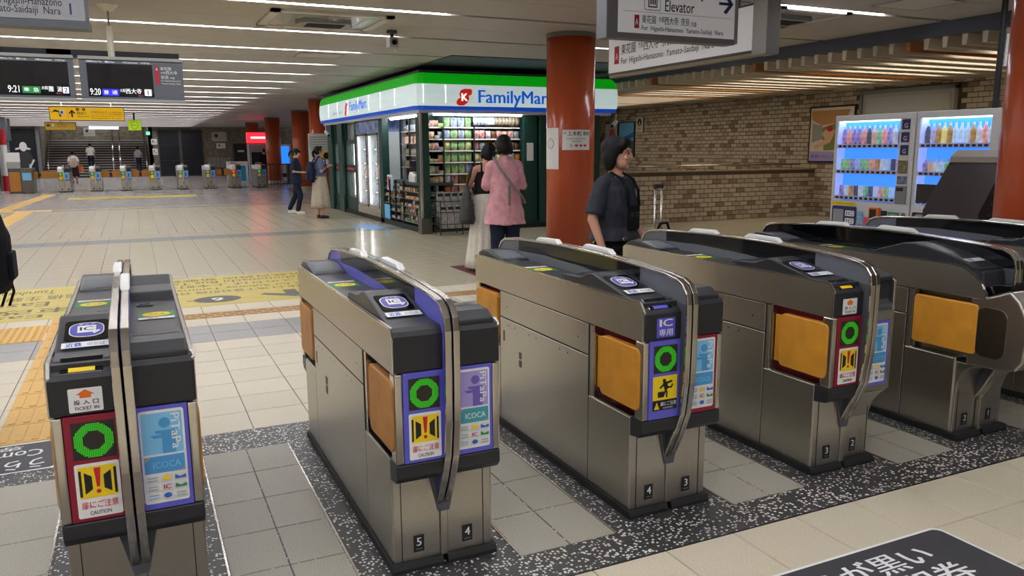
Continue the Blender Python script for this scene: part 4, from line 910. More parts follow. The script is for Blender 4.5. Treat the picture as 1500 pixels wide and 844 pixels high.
# departure boards
SCR = M('lcd_screen', '#0d0f12', .08); FNTW = M('lcd_text', '#e8ecf2', .5, emit=.6); LCDB = M('lcd_blue', '#2a2ae0', .5, emit=.7); LCDG = M('lcd_green', '#1d7a3a', .5, emit=.4); LCDW = M('lcd_white', '#dfe8ff', .5, emit=.6)
def board(x0, label, which):
    t = thing('departure_board', label, 'display board', (x0, 9.8, 2.085), group='departure boards')
    W, H = 1.02, .475
    MB().box(0, W, 0, .14, .02, H-.03).build('casing', SGREYF, t); MB().box(-.005, W+.005, -.015, .15, H-.035, H).build('top_rail', M('rail_alu', '#9d9f9e', .4, .3), t, bevel=.004); MB().box(-.005, W+.005, -.015, .15, 0, .03).build('bottom_rail', MATS['rail_alu'], t, bevel=.004)
    MB().box(-.3, W-.02, .16, .3, H-.01, H+.075).build('back_beam', M('beam_navy', '#181c27', .4), t)
    p = Print(frame((0, -.001, 0), (1, 0, 0), (0, 0, 1)), .0008)
    ox = 0 if which == 1 else .26
    p.fr = p.fr @ Matrix.Translation((ox, 0, 0)); p.rect(.07, .71, .055, .40, SCR)
    for s, a, b in (('発車時刻 Dep. Time', .07, .22), ('種別 Train', .25, .34), ('行先 Destination', .42, .57), ('のりば Track', .60, .69)): p.text(s, a, b, .41, .428, FNTW, up=False)
    if which == 1:
        p.text('9:20', .085, .185, .07, .14, FNTW, .01, up=False); p.rect(.20, .36, .065, .135, LCDB, .006); p.text('普  通', .215, .345, .08, .122, FNTW, .01, up=False)
        p.text('大和', .372, .425, .105, .14, FNTW, .01, up=False); p.text('西大寺', .43, .585, .09, .145, FNTW, .015, up=False); p.rect(.615, .685, .07, .14, LCDW, .004); p.text('1', .64, .66, .08, .13, PNAVY, .02, up=False); p.text('A26', .545, .60, .062, .08, PPINK, .01)
        p.rect(.735, .775, .20, .39, PCRIM, .012); p.text('A', .745, .765, .345, .375, PW, .02)
        for s, a, b, c, d in (('東花園', .79, .90, .35, .385), ('大和', .79, .84, .31, .335), ('西大寺', .845, .96, .305, .345), ('奈良', .79, .87, .255, .295), ('方面', .88, .93, .258, .28), ('For Higashi-Hanazono', .79, .99, .225, .245), ('Yamato-Saidaiji  Nara', .79, .99, .195, .215)): p.text(s, a, b, c, d, PW, .01, up=False)
    else:
        p.text('9:21', .15, .25, .08, .15, FNTW, .01, up=False); p.rect(.275, .44, .075, .145, LCDG, .006); p.text('準  急', .29, .425, .09, .132, FNTW, .01, up=False)
        p.text('大阪', .45, .51, .115, .15, FNTW, .01, up=False); p.text('難  波', .515, .64, .095, .15, FNTW, .015, up=False); p.rect(.645, .70, .08, .145, LCDW, .004); p.text('2', .655, .69, .09, .137, INK, .02, up=False); p.text('A01', .58, .63, .07, .088, PPINK, .01)
    p.build('screen_print', t)
    for x in (.3,): MB().tube([(x+.02, .07, H), (x+.02, .07, .80)], .036, 10).build('hanger', M('pole_cream', '#c9c3ae', .5), t); MB().tube([(x+.02, .07, .80), (x+.02, .07, CEIL-2.085-.06)], .01, 8).build('rod', SFR, t); MB().cyl((x+.02, .07), .05, CEIL-2.085-.06, CEIL-2.085, 16, .11).build('ceiling_rose', WHITE, t)
board(-.445, 'departure board showing 9:20 and platform 1', 1); board(-1.52, 'departure board showing 9:21 at the left edge', 2)
# yellow exit signs
YS = M('sign_yellow', '#e8b80c', .4, emit=.25)
t = thing('hanging_sign', 'wide yellow exit sign with two arrows hanging beyond the boards', 'sign', (-1.95, 25, 2.40)); MB().box(0, 1.82, 0, .1, 0, .37).build('casing', M('sign_brown', '#4a3a10', .5), t)
p = Print(frame((0, -.002, 0), (1, 0, 0), (0, 0, 1)), .001); p.rect(.015, 1.805, .015, .355, YS)
p.poly([(.05,.2),(.14,.29),(.14,.23),(.22,.22),(.24,.1),(.28,.1),(.26,.25),(.2,.265),(.14,.265)], INK); p.rect(.24, .36, .16, .28, PW, .01); p.rect(.27, .33, .18, .25, PBLUE)
p.poly([(.52,.09),(.56,.09),(.56,.22),(.60,.17),(.62,.2),(.54,.29),(.46,.2),(.48,.17),(.52,.22)], INK); p.rect(.44, .445, .03, .34, INK)
p.circ(.68, .30, .04, INK); p.circ(.83, .30, .04, INK); p.text('8', .665, .695, .28, .32, YS); p.text('9', .815, .845, .28, .32, YS)
p.text('西出口', .66, .88, .16, .24, INK, .01, up=False); p.text('West Exit', .66, .95, .09, .13, INK, up=False); p.rect(1.0, 1.06, .27, .32, PW)
for k in range(4): p.text(('近鉄百貨店 上本町店', 'ハイハイタウン 天王寺区役所', 'Kintetsu Department Store', 'Shin-Kabukiza Theater')[k], 1.0, 1.75, .215-.055*k, .248-.055*k, INK, up=False)
p.build('lettering', t)
for x in (.3, 1.5): MB().tube([(x, .05, .37), (x, .05, .7)], .02, 6).build('hanger', WHITE, t)
t = thing('hanging_sign', 'small yellow exit sign with a left arrow near the far staircase', 'sign', (-3.17, 38, 2.44)); MB().box(0, 1.13, 0, .1, 0, .35).build('casing', MATS['sign_brown'], t)
p = Print(frame((0, -.002, 0), (1, 0, 0), (0, 0, 1)), .001); p.rect(.02, 1.11, .02, .33, M('sign_yellow_dull', '#c09a30', .5, emit=.1)); p.poly([(.06,.2),(.14,.27),(.14,.22),(.2,.22),(.2,.18),(.14,.18),(.14,.13)], INK); p.rect(.25, .34, .15, .27, PW)
p.text('中央改札口', .45, .8, .22, .28, INK, up=False); p.text('Central Gate', .45, .8, .14, .18, INK); p.build('lettering', t); MB().tube([(.56, .05, .35), (.56, .05, .66)], .02, 6).build('hanger', SFR, t)
t = thing('clock_sign', 'lime green square clock sign hanging near the far wall', 'clock', (-.08, 36, 2.41)); MB().box(0, .47, 0, .12, 0, .4).build('casing', M('clock_lime', '#a8cc1a', .5, emit=.3), t); MB().tube([(.23, .06, .4), (.23, .06, .69)], .04, 6).build('hanger', INK, t)
p = Print(frame((0, -.002, 0), (1, 0, 0), (0, 0, 1)), .001)
for k in range(12): p.circ(.235+.13*math.cos(k*math.pi/6), .2+.15*math.sin(k*math.pi/6), .018, INK, 6)
p.rect(.12, .24, .19, .205, INK, up=False); p.rect(.23, .33, .19, .20, INK); p.build('clock_face', t)
o = MB().box(-2.3, -.67, FY-.6, FY-.5, 2.93, 3.1).build('light_box', M('lit_panel', '#d8ecf8', .5, emit=1.1)); tag(o, 'pale lit sign box above the far staircase', 'light box')
# ceiling fixtures
def cassette(x, y, w, d, label, wrap):
    t = thing('air_vent', label, 'ceiling vent', (x, y, CEIL)); FR = M('vent_white', '#c9c6c0', .4)
    for a in ((-w/2, w/2, -d/2, -d/2+.1), (-w/2, w/2, d/2-.1, d/2), (-w/2, -w/2+.1, -d/2, d/2), (w/2-.1, w/2, -d/2, d/2)): MB().box(*a, -.03, 0).build('frame', FR, t)
    MB().box(-w/2+.1, w/2-.1, -d/2+.1, d/2-.1, -.012, 0).build('recess', M('vent_pale', '#b7bbbb' if wrap else '#8c8a86', .25), t)
    MB().prism([(-.28,-.2),(.28,-.2),(.34,0),(.28,.2),(-.28,.2),(-.34,0)], -.07, -.01, 'z').build('unit', M('vent_grey', '#8d8f90', .4), t, bevel=.01)
    for k in range(5): MB().box(-.22, .22, -.14+k*.06, -.11+k*.06, -.078, -.07).build('slat', INK, t)
    if wrap:
        for k in range(6): MB().add([(-w/2+.1+k*.2, -d/2+.1, -.03-.02*(k % 2)), (-w/2+.28+k*.2, -d/2+.12, -.02), (-w/2+.3+k*.2, d/2-.1, -.05+.02*(k % 3)), (-w/2+.12+k*.2, d/2-.12, -.025)], [(0,1,2,3)]).build('plastic_film', M('plastic_film', '#dfe8ea', .08, alpha=.35), t)
cassette(2.2, 9.93, 1.4, 1.2, 'ceiling air unit wrapped in clear plastic film above the hall', True); cassette(7.15, 7.55, 1.1, 1.1, 'square ceiling air unit right of the hanging signs', False)
for x, y, lb in ((2.9, 13.6, 'pair'), (7.9, 6.3, 'single')): 
    t = thing('access_hatch', 'flush ceiling hatch near the '+('kiosk' if lb == 'pair' else 'dark bulkhead'), 'hatch', (x, y, CEIL)); MB().box(-.35, .35, -.3, .3, -.006, 0).build('panel', M('hatch', '#c3bab0', .5), t)
    for a in ((-.36, .36, -.31, -.3), (-.36, .36, .3, .31), (-.36, -.35, -.31, .31), (.35, .36, -.31, .31)): MB().box(*a, -.008, 0).build('edge', SFR, t)
t = thing('ceiling_camera', 'grey dome security camera hanging from the ceiling before the kiosk', 'camera', (3.2, 10.45, CEIL))
MB().cyl((0, 0), .07, -.04, 0, 16).build('mount', DGREY, t); MB().cyl((0, 0), .025, -.1, -.04, 12).build('stem', DGREY, t); MB().box(-.06, .06, -.09, .07, -.22, -.09).build('body', M('cam_grey', '#a3a5a6', .4), t, bevel=.01)
MB().tube([(0, -.09, -.16), (0, -.11, -.16)], .035, 14).build('lens', BLACKG, t); MB().box(.02, .05, -.03, 0, -.27, -.22).build('cable', WHITE, t)
# notices wrapped on the red column
def wrapped(a0, a1, z0, z1, draw, name, label, c=(5.55, 9.84), r=.338):
    base = math.atan2(-c[1], -c[0])                       # towards the viewer
    p = Print(Matrix.Identity(4), .0006); W = (a1-a0)*r; draw(p, W, z1-z0)
    b = MB(); n = 10
    o = link(name, None)
    def cyl(u, v, d):
        q = base+a0+u/r; return (c[0]+(r+d)*math.cos(q), c[1]+(r+d)*math.sin(q), z0+v)
    for i in range(n): b.add([cyl(W*i/n, 0, .002), cyl(W*(i+1)/n, 0, .002), cyl(W*(i+1)/n, z1-z0, .002), cyl(W*i/n, z1-z0, .002)], [(0,1,2,3)])
    bpy.data.objects.remove(o)
    t = thing(name, label, 'notice'); b.build('sheet', PW, t)
    p.mb.v = [cyl(x, y, .003+z) for x, y, z in p.mb.v]; p.build('lettering', t)
def d1(p, W, H):
    p.text('大阪', .02*W, .14*W, .78*H, .90*H, INK, up=False); p.text('上本町', .18*W, .66*W, .70*H, .94*H, INK, .02, up=False); p.text('鶴橋', .72*W, .96*W, .72*H, .92*H, INK, .01, up=False)
    p.text('Osaka Uehommachi', .16*W, .82*W, .53*H, .61*H, INK, up=False); p.text('Tsuruhashi', .32*W, .66*W, .40*H, .48*H, INK, up=False); p.text('1', .28*W, .32*W, .14*H, .30*H, INK, .02, up=False)
    for k in range(3):
        x = (.42+.16*k)*W; p.poly([(x, .18*H), (x+.06*W, .18*H), (x+.06*W, .12*H), (x+.12*W, .22*H), (x+.06*W, .32*H), (x+.06*W, .26*H), (x, .26*H)], PRED, False)
def d2(p, W, H):
    p.rect(0, W, .95*H, H, INK, up=False)
    for k in range(14): p.rect(.08*W, (.5+.4*((k*37) % 10)/10)*W, (.05+.062*k)*H, (.062+.062*k)*H, PGREY, up=False)
    p.circ(.5*W, .62*H, .25*W, PGREY, 18); p.circ(.5*W, .62*H, .2*W, PW, 18)
wrapped(R(-19), R(50), 1.54, 1.81, d1, 'column_notice', 'white platform notice with three red arrows on the red column'); wrapped(R(-78), R(-28), 1.28, 1.84, d2, 'column_notice', 'tall white printed notice on the left side of the red column')
# ---------------------------------------------------------------- vending machines
VW = M('vending_white', '#d6d8da', .35); VBACK = M('vending_back', '#2a84f0', .4, emit=.8, ecol='#2a86ff'); VTOP = M('vending_lamp', '#e6f0ff', .5, emit=3.0); VSIDE = M('vending_glow', '#b9c8ff', .4, emit=.35)
VPAL = [M('can_%d' % i, a, .3, col2=b, scale=14, emit=.25, ecol=a) for i, (a, b) in enumerate((('#9fc4e8', '#e8f0f8'), ('#58a848', '#e8e088'), ('#48a060', '#d0e8c0'), ('#e8a838', '#88a8e0'), ('#8898d8', '#e8d8e8'), ('#e8d838', '#f0f0d0'), ('#c04878', '#f0d8e0'), ('#503080', '#e0d0f0'), ('#d85838', '#f8e8d0'), ('#222228', '#707078'), ('#d8dce0', '#90a0b8'), ('#c89838', '#503818')))]  # drinks glow slightly, the window's light put into their colour
def vending(y_far, wid, label, kind):
    t = thing('vending_machine', label, 'vending machine', (8.0, y_far, 0), R(-90))
    Hh = 1.94; u0, u1, z0, z1 = .04, wid*.82, .90, 1.87; d = .72
    MB().prism([(0, .06), (wid, .06), (wid, Hh), (0, Hh)], .14, d, 'y').build('body', VW, t, bevel=.01)
    for a in ((0, wid, 0, .14, .06, z0), (0, wid, 0, .14, z1, Hh), (0, u0, 0, .14, z0, z1), (u1, wid, 0, .14, z0, z1)): MB().box(*a).build('front_frame', VW, t, bevel=.004, seg=1)
    MB().box(.02, wid-.02, .03, d-.02, 0, .06).build('foot', INK, t)
    MB().box(u0, u1, .13, .14, z0, z1).build('display_back', VBACK, t); MB().box(u0, u1, .02, .13, z1-.012, z1).build('display_lamp', VTOP, t); MB().box(u0, u0+.012, .01, .13, z0, z1).build('side_glow', VSIDE, t)
    pr = random.Random(11 if kind == 'A' else 5); n = 12
    rows = ((1.60, .235, 0), (1.29, .15, 1), (.97, .14, 2))
    cache = {}
    for z, h, r in rows:
        MB().box(u0, u1, .0, .13, z-.055, z-.01).build('button_shelf', M('vending_rail', '#8f9bd8' if kind == 'B' else '#c4c8d6', .3), t)
        for k in range(n):
            x = u0+.055+k*(u1-u0-.09)/(n-1)
            MB().box(x-.022, x+.022, -.006, .0, z-.048, z-.02).build('button', PNAVY if kind == 'B' else INK, t, bevel=.004, seg=1)
            if kind == 'B' and r == 2 and k > 6: continue
            m = VPAL[pr.randrange(12)] if not (kind == 'B' and r == 0 and 4 < k < 8) else VPAL[0]
            key = (h, m.name)
            if key not in cache: cache[key] = bottle_mesh(h*.93, .029, m, 8) if h > .2 or kind == 'B' else MB().loft([(0,0,0,.022,.022),(0,0,.008,.027,.027),(0,0,h*.8,.027,.027),(0,0,h*.88,.022,.022)], 8).mesh('can', m)
            o = link('drink_bottle' if h > .2 or kind == 'B' else 'drink_can', cache[key]); o.location = (8.0+.07, y_far-x, z-.008)
            tag(o, '%s sample drink from the left in the %s row of the %s vending machine' % (ORD[k], ('top', 'middle', 'bottom')[r], 'left' if kind == 'A' else 'right'), 'drink', 'sample drinks in the %s vending machine' % ('left' if kind == 'A' else 'right'))
    MB().box(u0, u1, .004, .006, z0, z1).build('front_pane', M('vending_pane', '#e8f2ff', .03, alpha=.06), t)
    p = Print(frame((0, -.002, 0), (1, 0, 0), (0, 0, 1)), .0007)
    if kind == 'A':
        for k in range(3): p.rect(u1+.03, u1+.14, 1.75-k*.145, 1.865-k*.145, PNAVY, .01); p.text('G', u1+.06, u1+.11, 1.77-k*.145, 1.82-k*.145, PW)
        p.rect(u1+.02, u1+.15, 1.25, 1.40, M('photo_green', '#4a5a3a', .5, col2='#a08a6a', scale=20), .004); p.rect(u1+.02, u1+.15, 1.13, 1.22, M('photo_blue', '#7a98b8', .5, col2='#5a4838', scale=20), .004)
        p.rect(.02, .40, .84, .885, PYEL); p.text('いつもありがとうございます', .08, .36, .85, .875, INK); p.rect(.04, .42, .49, .83, PNAVY, .02); p.rect(.06, .22, .55, .79, PGREY, .01); 
        for k in range(3): p.rect(.25, .39, .52+.095*k, .59+.095*k, PW, .01); p.text('IC', .27, .37, .535+.095*k, .575+.095*k, PNAVY)
        for k in range(3): p.rect(.44, .52, .57+.075*k, .63+.075*k, PSKY if k else PGREY)
        p.rect(.535, .615, .58, .72, PPINK); p.rect(.88, 1.03, .60, .80, PGREEN); p.text('GREEN\nUP\nCARD', .90, 1.01, .63, .78, PW); p.rect(.78, .87, .67, .81, INK)
    else:
        p.rect(u0+.02, u1-.1, .93, 1.14, M('coffee_black', '#2a2018', .5)); p.text('Roots Cafe', .30, .60, 1.09, 1.125, PW)
        p.rect(.03, .6, .45, .82, INK, .02); p.rect(.05, .58, .47, .80, PGREY, .06); p.text('DRINK\nBEST', .16, .42, .58, .74, INK, .03); p.rect(.2, .4, .76, .80, PPINK); p.circ(.7, .68, .12, PPINK); p.circ(.7, .68, .09, PW)
    p.build('stickers', t)
    if kind == 'A':
        MB().box(u1+.01, u1+.16, -.02, .0, .90, 1.11).build('coin_panel', M('coin_grey', '#85898c', .35, .4), t, bevel=.01); MB().box(u1+.03, u1+.12, -.025, -.02, 1.05, 1.09).build('price_display', INK, t)
        MB().box(.62, .76, -.04, .0, .66, .84).build('card_reader', PORG, t, bevel=.006); MB().box(.64, .73, -.045, -.04, .70, .82).build('reader_face', INK, t); MB().box(1.06, 1.10, -.02, 0, .64, .80).build('lock', M('lock_grey', '#8a8a88', .3, .6), t, bevel=.006)
    MB().box(.12, wid-.12, -.01, .02, .16, .34).build('outlet_flap', M('outlet', '#9a9ea2', .3), t, bevel=.01)
vending(7.43, 1.145, 'white drinks vending machine with many stickers, left of the two', 'A'); vending(6.27, 1.06, 'white drinks vending machine with blue glowing window, right of the two', 'B')
# slanted dark cabinet in front of the vending machines
t = thing('slanted_cabinet', 'dark slanted perforated cabinet before the right vending machine', 'cabinet', (6.25, 4.45, 0), R(8)); DB = M('cabinet_brown', '#3a3330', .45, .3)
MB().prism([(.36, 0), (1.1, 0), (1.1, 1.45), (.84, 1.45), (.74, 1.40), (.36, .98)], 0, .5, 'y').build('body', DB, t, bevel=.006)
MB().prism([(.74, 1.405), (.84, 1.455), (1.1, 1.455), (1.1, 1.52), (.86, 1.52), (.76, 1.46)], -.02, .5, 'y').build('top_cover', M('cabinet_top', '#9b9388', .4), t, bevel=.006); MB().box(.9, 1.08, -.03, -.02, 1.465, 1.505).build('red_plate', PCRIM, t)
dm = MB()
for k in range(40): x, z = .5+.07*(k % 7)+.02*(k//7), .75+.1*(k//7); dm.box(x-.003, x+.003, -.003, 0, z-.003, z+.003)
dm.build('rivets', PW, t)
# ---------------------------------------------------------------- posters on the brick wall
def wposter(y0, y1, z0, z1, label, cat, draw, fmat=INK):
    t = thing('wall_poster' if cat == 'poster' else 'wall_sign', label, cat, (WX-.05, y1, z0)); W, H = y1-y0, z1-z0
    MB().box(0, .036, -W, 0, 0, H).build('frame', fmat, t); p = Print(frame((-.002, 0, 0), (0, -1, 0), (0, 0, 1)), .001); draw(p, W, H); p.build('print', t)
def dp1(p, W, H):
    p.rect(.04, W-.04, .04, H-.04, M('post_cream', '#d8cdb8', .5)); p.rect(.05, W-.05, .04, .20*H, PLAV); p.text('奈良へ行こう', .1, W*.6, .08*H, .14*H, PNAVY)
    pt = lambda q, r: (q*W, r*H)
    p.poly([pt(.06,.92), pt(.9,.92), pt(.8,.72), pt(.3,.66), pt(.06,.76)], M('post_tan', '#b98a58', .5)); p.poly([pt(.08,.70), pt(.3,.66), pt(.34,.42), pt(.08,.36)], PGREY); p.poly([pt(.3,.62), pt(.62,.70), pt(.9,.60), pt(.92,.24), pt(.36,.22)], M('post_olive', '#7f8a50', .5))
    p.poly([pt(.3,.52), pt(.44,.62), pt(.6,.56), pt(.5,.36), pt(.16,.24), pt(.14,.30), pt(.38,.42)], M('post_skin', '#d8b090', .5)); p.circ(.48*W, .60*H, .07*W, PRED, 12, ry=.05*H)
wposter(12.7, 14.0, 1.21, 2.48, 'black framed travel poster partly behind the vending machine', 'poster', dp1)
def dp2(p, W, H):
    p.rect(.03, W-.03, .03, H-.03, M('post_white', '#d8d0c8', .5)); p.rect(.05, W*.45, .05, H*.55, M('post_dark', '#5a2a22', .5)); p.text('日\n本\n一', .1, W*.4, .1, H*.5, PW, .02); p.circ(W*.6, H*.7, W*.22, PPINK)
def dp3(p, W, H):
    p.rect(.03, W-.03, .03, H-.03, PSKY); p.rect(.03, W-.03, .03, H*.45, M('post_hill', '#4a5a48', .5)); p.poly([(.03, H*.4), (W-.03, H*.55), (W-.03, H*.7), (.03, H*.5)], PBLUE)
wposter(22.15, 22.95, 1.15, 2.40, 'pale poster with dark lettering strip behind the dark-haired woman', 'poster', dp2); wposter(21.2, 22.1, 1.3, 2.40, 'sky blue landscape poster above the dark-haired woman', 'poster', dp3)
def dp4(p, W, H): p.rect(.01, W-.01, .01, H-.01, M('wc_cream', '#cfc8b0', .5)); p.circ(W/2, H*.66, W*.28, INK); p.poly([(W*.4, H*.5), (W*.6, H*.5), (W*.5, H*.78)], MATS['wc_cream']); p.text('男子', W*.3, W*.7, H*.15, H*.3, INK)
wposter(20.72, 21.12, 2.05, 2.52, 'small cream restroom sign on the brick wall', 'sign', dp4, SFR)
# ---------------------------------------------------------------- floor graphics
MATG = M('mat_charcoal', '#3a3b40', .5)
t = thing('floor_sticker', 'charcoal floor sign with white Japanese lettering at the lower right', 'floor sign', (1.6, 1.30, 0))
MB().prism(rrect(0, 1.28, 0, .72, .04), .0012, .0028, 'z').build('film', PW, t); MB().prism(rrect(.013, 1.267, .013, .707, .035), .0029, .0034, 'z').build('field', MATG, t)
p = Print(frame((0, 0, .0036), (1, 0, 0), (0, 1, 0)), .0001)
p.text('うらが黒い', .34, 1.06, .53, .655, PW, .02, up=False); p.text('定期券', .60, 1.10, .37, .51, PW, .02, up=False); p.text('Commuter Passes', .38, 1.20, .27, .345, PW, .01, up=False); p.text('ご利用いただけません', .2, 1.1, .12, .22, PW, .01); p.build('lettering', t)
t = thing('floor_sticker', 'charcoal floor sign with upside-down lettering left of the leftmost gate', 'floor sign', (-1.75, 4.36, 0))
MB().prism(rrect(0, 1.28, 0, .44, .03), .0012, .0028, 'z').build('film', PW, t); MB().prism(rrect(.013, 1.267, .013, .427, .025), .0029, .0034, 'z').build('field', MATG, t)
p = Print(frame((0, 0, .0036), (1, 0, 0), (0, 1, 0)), .0001); p.text('うらが黒い・定期券', .30, 1.22, .03, .18, PW, .02, rot=180, up=False); p.text('Commuter Passes', .40, 1.20, .22, .32, PW, .01, rot=180, up=False); p.text('専用改札', .6, 1.1, .34, .41, PW, rot=180); p.build('lettering', t)
YF = M('film_yellow', '#c4b040', .35, var=.06, scale=5); YI = M('film_ink', '#5c5436', .5); YG = M('film_grey', '#4f4f4c', .5)
def ymat(x0, x1, label, draw):
    t = thing('floor_sticker', label, 'floor sign', (x0, 8.47, 0)); MB().box(0, x1-x0, 0, 2.0, .0005, .002).build('film', YF, t)
    p = Print(frame((0, 0, .0022), (1, 0, 0), (0, 1, 0)), .0001); draw(p, x1-x0); p.build('lettering', t)
def y1(p, W):
    for k, s in enumerate(('東改札口 地下鉄谷町線 谷町九丁目', 'Exit for Subway Tanimachi Line', 'バスのりば 上本町六丁目', 'Uehommachi Bus Terminal', '近鉄百貨店 新歌舞伎座')): p.text(s, .25, W-.1, .75+.235*k, .92+.235*k, YI, .01, rot=180, up=False)
    p.circ(W*.14+.1, .35, .2, YG); p.circ(W*.47, .35, .24, YG, ry=.2); p.text('6', W*.47-.07, W*.47+.07, .26, .44, PW, .03, rot=180, up=False); p.text('7', W*.14+.04, W*.14+.16, .26, .44, PW, .03, rot=180)
    p.rect(W*.27, W*.31, .33, .37, YG, up=False); p.rect(W*.34, W*.38, .33, .37, YG, up=False)
    c = W*.80; p.poly([(c-.07, .62), (c+.07, .62), (c+.07, .36), (c+.28, .5), (c+.34, .42), (c, .15), (c-.34, .42), (c-.28, .5), (c-.07, .36)], YG); p.rect(W-.22, W-.05, .85, 1.05, PGREY)
def y2(p, W):
    for k, s in enumerate(('東改札口', 'East Gate', '鶴橋 生駒 奈良 方面', 'Tsuruhashi Ikoma Nara')): p.text(s, .2, W*(.75 if k % 2 else .9), .35+.4*k, .62+.4*k, YI, .01, rot=180, up=False)
    p.text('East', W*.45, W*.75, .12, .28, YI, .01, rot=180)
ymat(-.42, 1.95, 'yellow floor sign band with an arrow and dark round numerals', y1); ymat(-2.3, -.45, 'yellow floor sign band left of the first gate, text upside down', y2)
o = MB().box(-2.1, 1.95, 29.9, 31.4, .0005, .002).build('floor_sticker', YF); tag(o, 'distant yellow floor band before the far gates', 'floor sign')
o = MB().prism([(4.05, 15.4), (4.55, 15.4), (4.5, 16.2), (4.65, 16.2), (4.3, 16.9), (3.95, 16.2), (4.1, 16.2)], .0005, .002, 'z').build('floor_arrow', M('arrow_blue', '#5b9bd0', .3)); tag(o, 'faded blue arrow on the floor beside the kiosk', 'floor sign')
o = MB().box(3.75, 4.25, 8.9, 9.9, .0, .008).build('door_mat', M('mat_maroon', '#5a2226', .8)); tag(o, 'maroon mat under the white-skirted woman', 'mat')
o = MB().box(5.0, 5.45, 21.95, 23.4, 0, .01).build('door_mat', M('mat_red', '#8a3a3a', .8)); tag(o, 'reddish mat at the far end of the kiosk', 'mat')
# ---------------------------------------------------------------- things at the far end
t = thing('notice_board', 'white notice board with a dark yellow picture on the column by the kiosk', 'notice', (4.72, 24.1, 1.15)); MB().box(0, .9, 0, .03, 0, .9).build('board', PW, t); p = Print(frame((0, -.002, 0), (1, 0, 0), (0, 0, 1)), .001); p.rect(.3, .75, .12, .38, PYEL); p.circ(.52, .25, .1, INK)
for k in range(6): p.rect(.05, .8, .44+.07*k, .46+.07*k, PGREY, up=False)
p.build('print', t)
t = thing('ticket_machine', 'grey ticket machine with a glowing red sign on top', 'ticket machine', (5.15, 41, 0)); MB().box(0, 1.0, 0, .8, 0, 1.9).build('cabinet', M('machine_grey', '#9a9ea2', .4), t, bevel=.02); MB().box(.1, .9, -.03, 0, .9, 1.5).build('screen', INK, t); MB().box(-.05, .95, -.05, .4, 1.95, 2.45).build('lit_sign', M('lit_red', '#e8202c', .4, emit=2.2), t); MB().box(.1, .85, -.055, -.05, 2.15, 2.25).build('sign_mark', LWH, t)
t = thing('white_counter', 'white and cyan counter beside the ticket machine', 'counter', (4.15, 41.5, 0)); MB().box(0, .95, 0, .5, 0, 1.05).build('body', WHITE, t); MB().box(.15, .85, -.01, 0, .1, .85).build('cyan_panel', M('cyan_panel', '#2aa8d0', .4), t)
t = thing('vending_machine', 'distant white and blue vending machine between the red columns', 'vending machine', (6.5, 43, 0)); MB().box(0, 1.0, 0, .7, 0, 1.9).build('body', VW, t, bevel=.02); MB().box(.1, .9, -.01, 0, .9, 1.8).build('display', VBACK, t); MB().box(.15, .85, -.01, 0, .2, .4).build('outlet_flap', INK, t)
fe = thing('fence', 'brown steel bar fence right of the distant gates', 'fence', (5.25, 36.2, 0)); FB = M('fence_brown', '#4a3f38', .5)
for z in (.12, .98): MB().box(0, 1.9, -.02, .02, z-.025, z+.025).build('rail', FB, fe)
for k in range(15): MB().box(k*.135-.012, k*.135+.012, -.012, .012, 0, 1.0).build('bar', FB, fe)
MB().box(.85, 1.3, -.03, .03, .1, .98).build('solid_panel', FB, fe)
t = thing('staff_post', 'orange fronted machine with a white notice at the left of the distant gates', 'gate machine', (-4.35, 35.6, 0)); MB().box(0, .42, 0, .6, 0, .95).build('body', DGREY, t); MB().box(.03, .39, -.02, 0, .08, .82).build('orange_front', FP, t); MB().box(-.03, .42, .1, .14, .95, 1.2).build('slope', M('machine_grey2', '#a8aaa4', .4), t); MB().box(-.04, .43, .12, .16, 1.2, 1.55).build('white_notice', PW, t); MB().box(.42, .8, 0, 1.2, .05, .95).build('side_cabinet', STEEL_D, t); MB().box(.46, .76, -.01, 0, .5, .78).build('poster', SKYP, t)
bo = thing('station_booth', 'grey station booth with windows at the left edge of the hall', 'booth', (-9.5, 38.2, 0)); BG = M('booth_grey', '#4d525c', .5)
MB().box(0, 4.4, 0, 6, 0, 1.0).build('lower_wall', BG, bo); MB().box(0, 4.4, 0, 6, 2.1, 3.1).build('upper_wall', BG, bo); MB().box(0, 4.3, .1, 5.9, 1.0, 2.1).build('window_band', M('booth_glass', '#8f9aa4', .1), bo); MB().tube([(4.55, -.1, 0), (4.55, -.1, 3.1)], .1, 12).build('steel_post', CHROME, bo)
for k in range(4): MB().box(1.0+k, 1.08+k, -.02, .1, 1.0, 2.1).build('mullion', M('booth_frame', '#b8bcc0', .4), bo)
MB().box(2, 4.4, -.05, 0, .95, 1.02).build('sill', MATS['booth_frame'], bo)
t = thing('marker_post', 'red and white striped post beside the grey booth', 'post', (-4.75, 38.4, 0))
for k, m in enumerate((PRED, PW, PW, PRED)): MB().cyl((0, 0), .13, k*.62, (k+1)*.62, 16).build('stripe', m, t)
o = thing('dark_alcove', 'dark navy panelled opening left of the far staircase', 'panel', (-6.3, FY-.05, 0)); MB().box(-.3, 1.25, -.02, .02, 0, 2.95).build('panel', NV, o); MB().box(1.1, 1.3, -.1, 0, 0, 3.1).build('post', M('alcove_post', '#77777c', .4), o)
p = Print(frame((0, -.03, 0), (1, 0, 0), (0, 0, 1)), .002); G1 = M('mural_grey', '#3a3d42', .5)
p.circ(.45, 1.05, .42, G1, 20, ry=.6); p.circ(.4, 1.9, .2, PW, 14, ry=.28); p.poly([(.0,1.7),(.35,1.8),(.7,1.7),(.8,1.78),(.4,1.92),(-.02,1.8)], PW, False); p.poly([(.6,.2),(.72,.2),(.74,.85),(.62,.85)], PW, False); p.poly([(.75,.75),(.95,1.1),(.85,1.15),(.7,.85)], PW, False); p.poly([(-.05,1.35),(.15,1.45),(.1,1.2)], PW); p.build('mural', o)
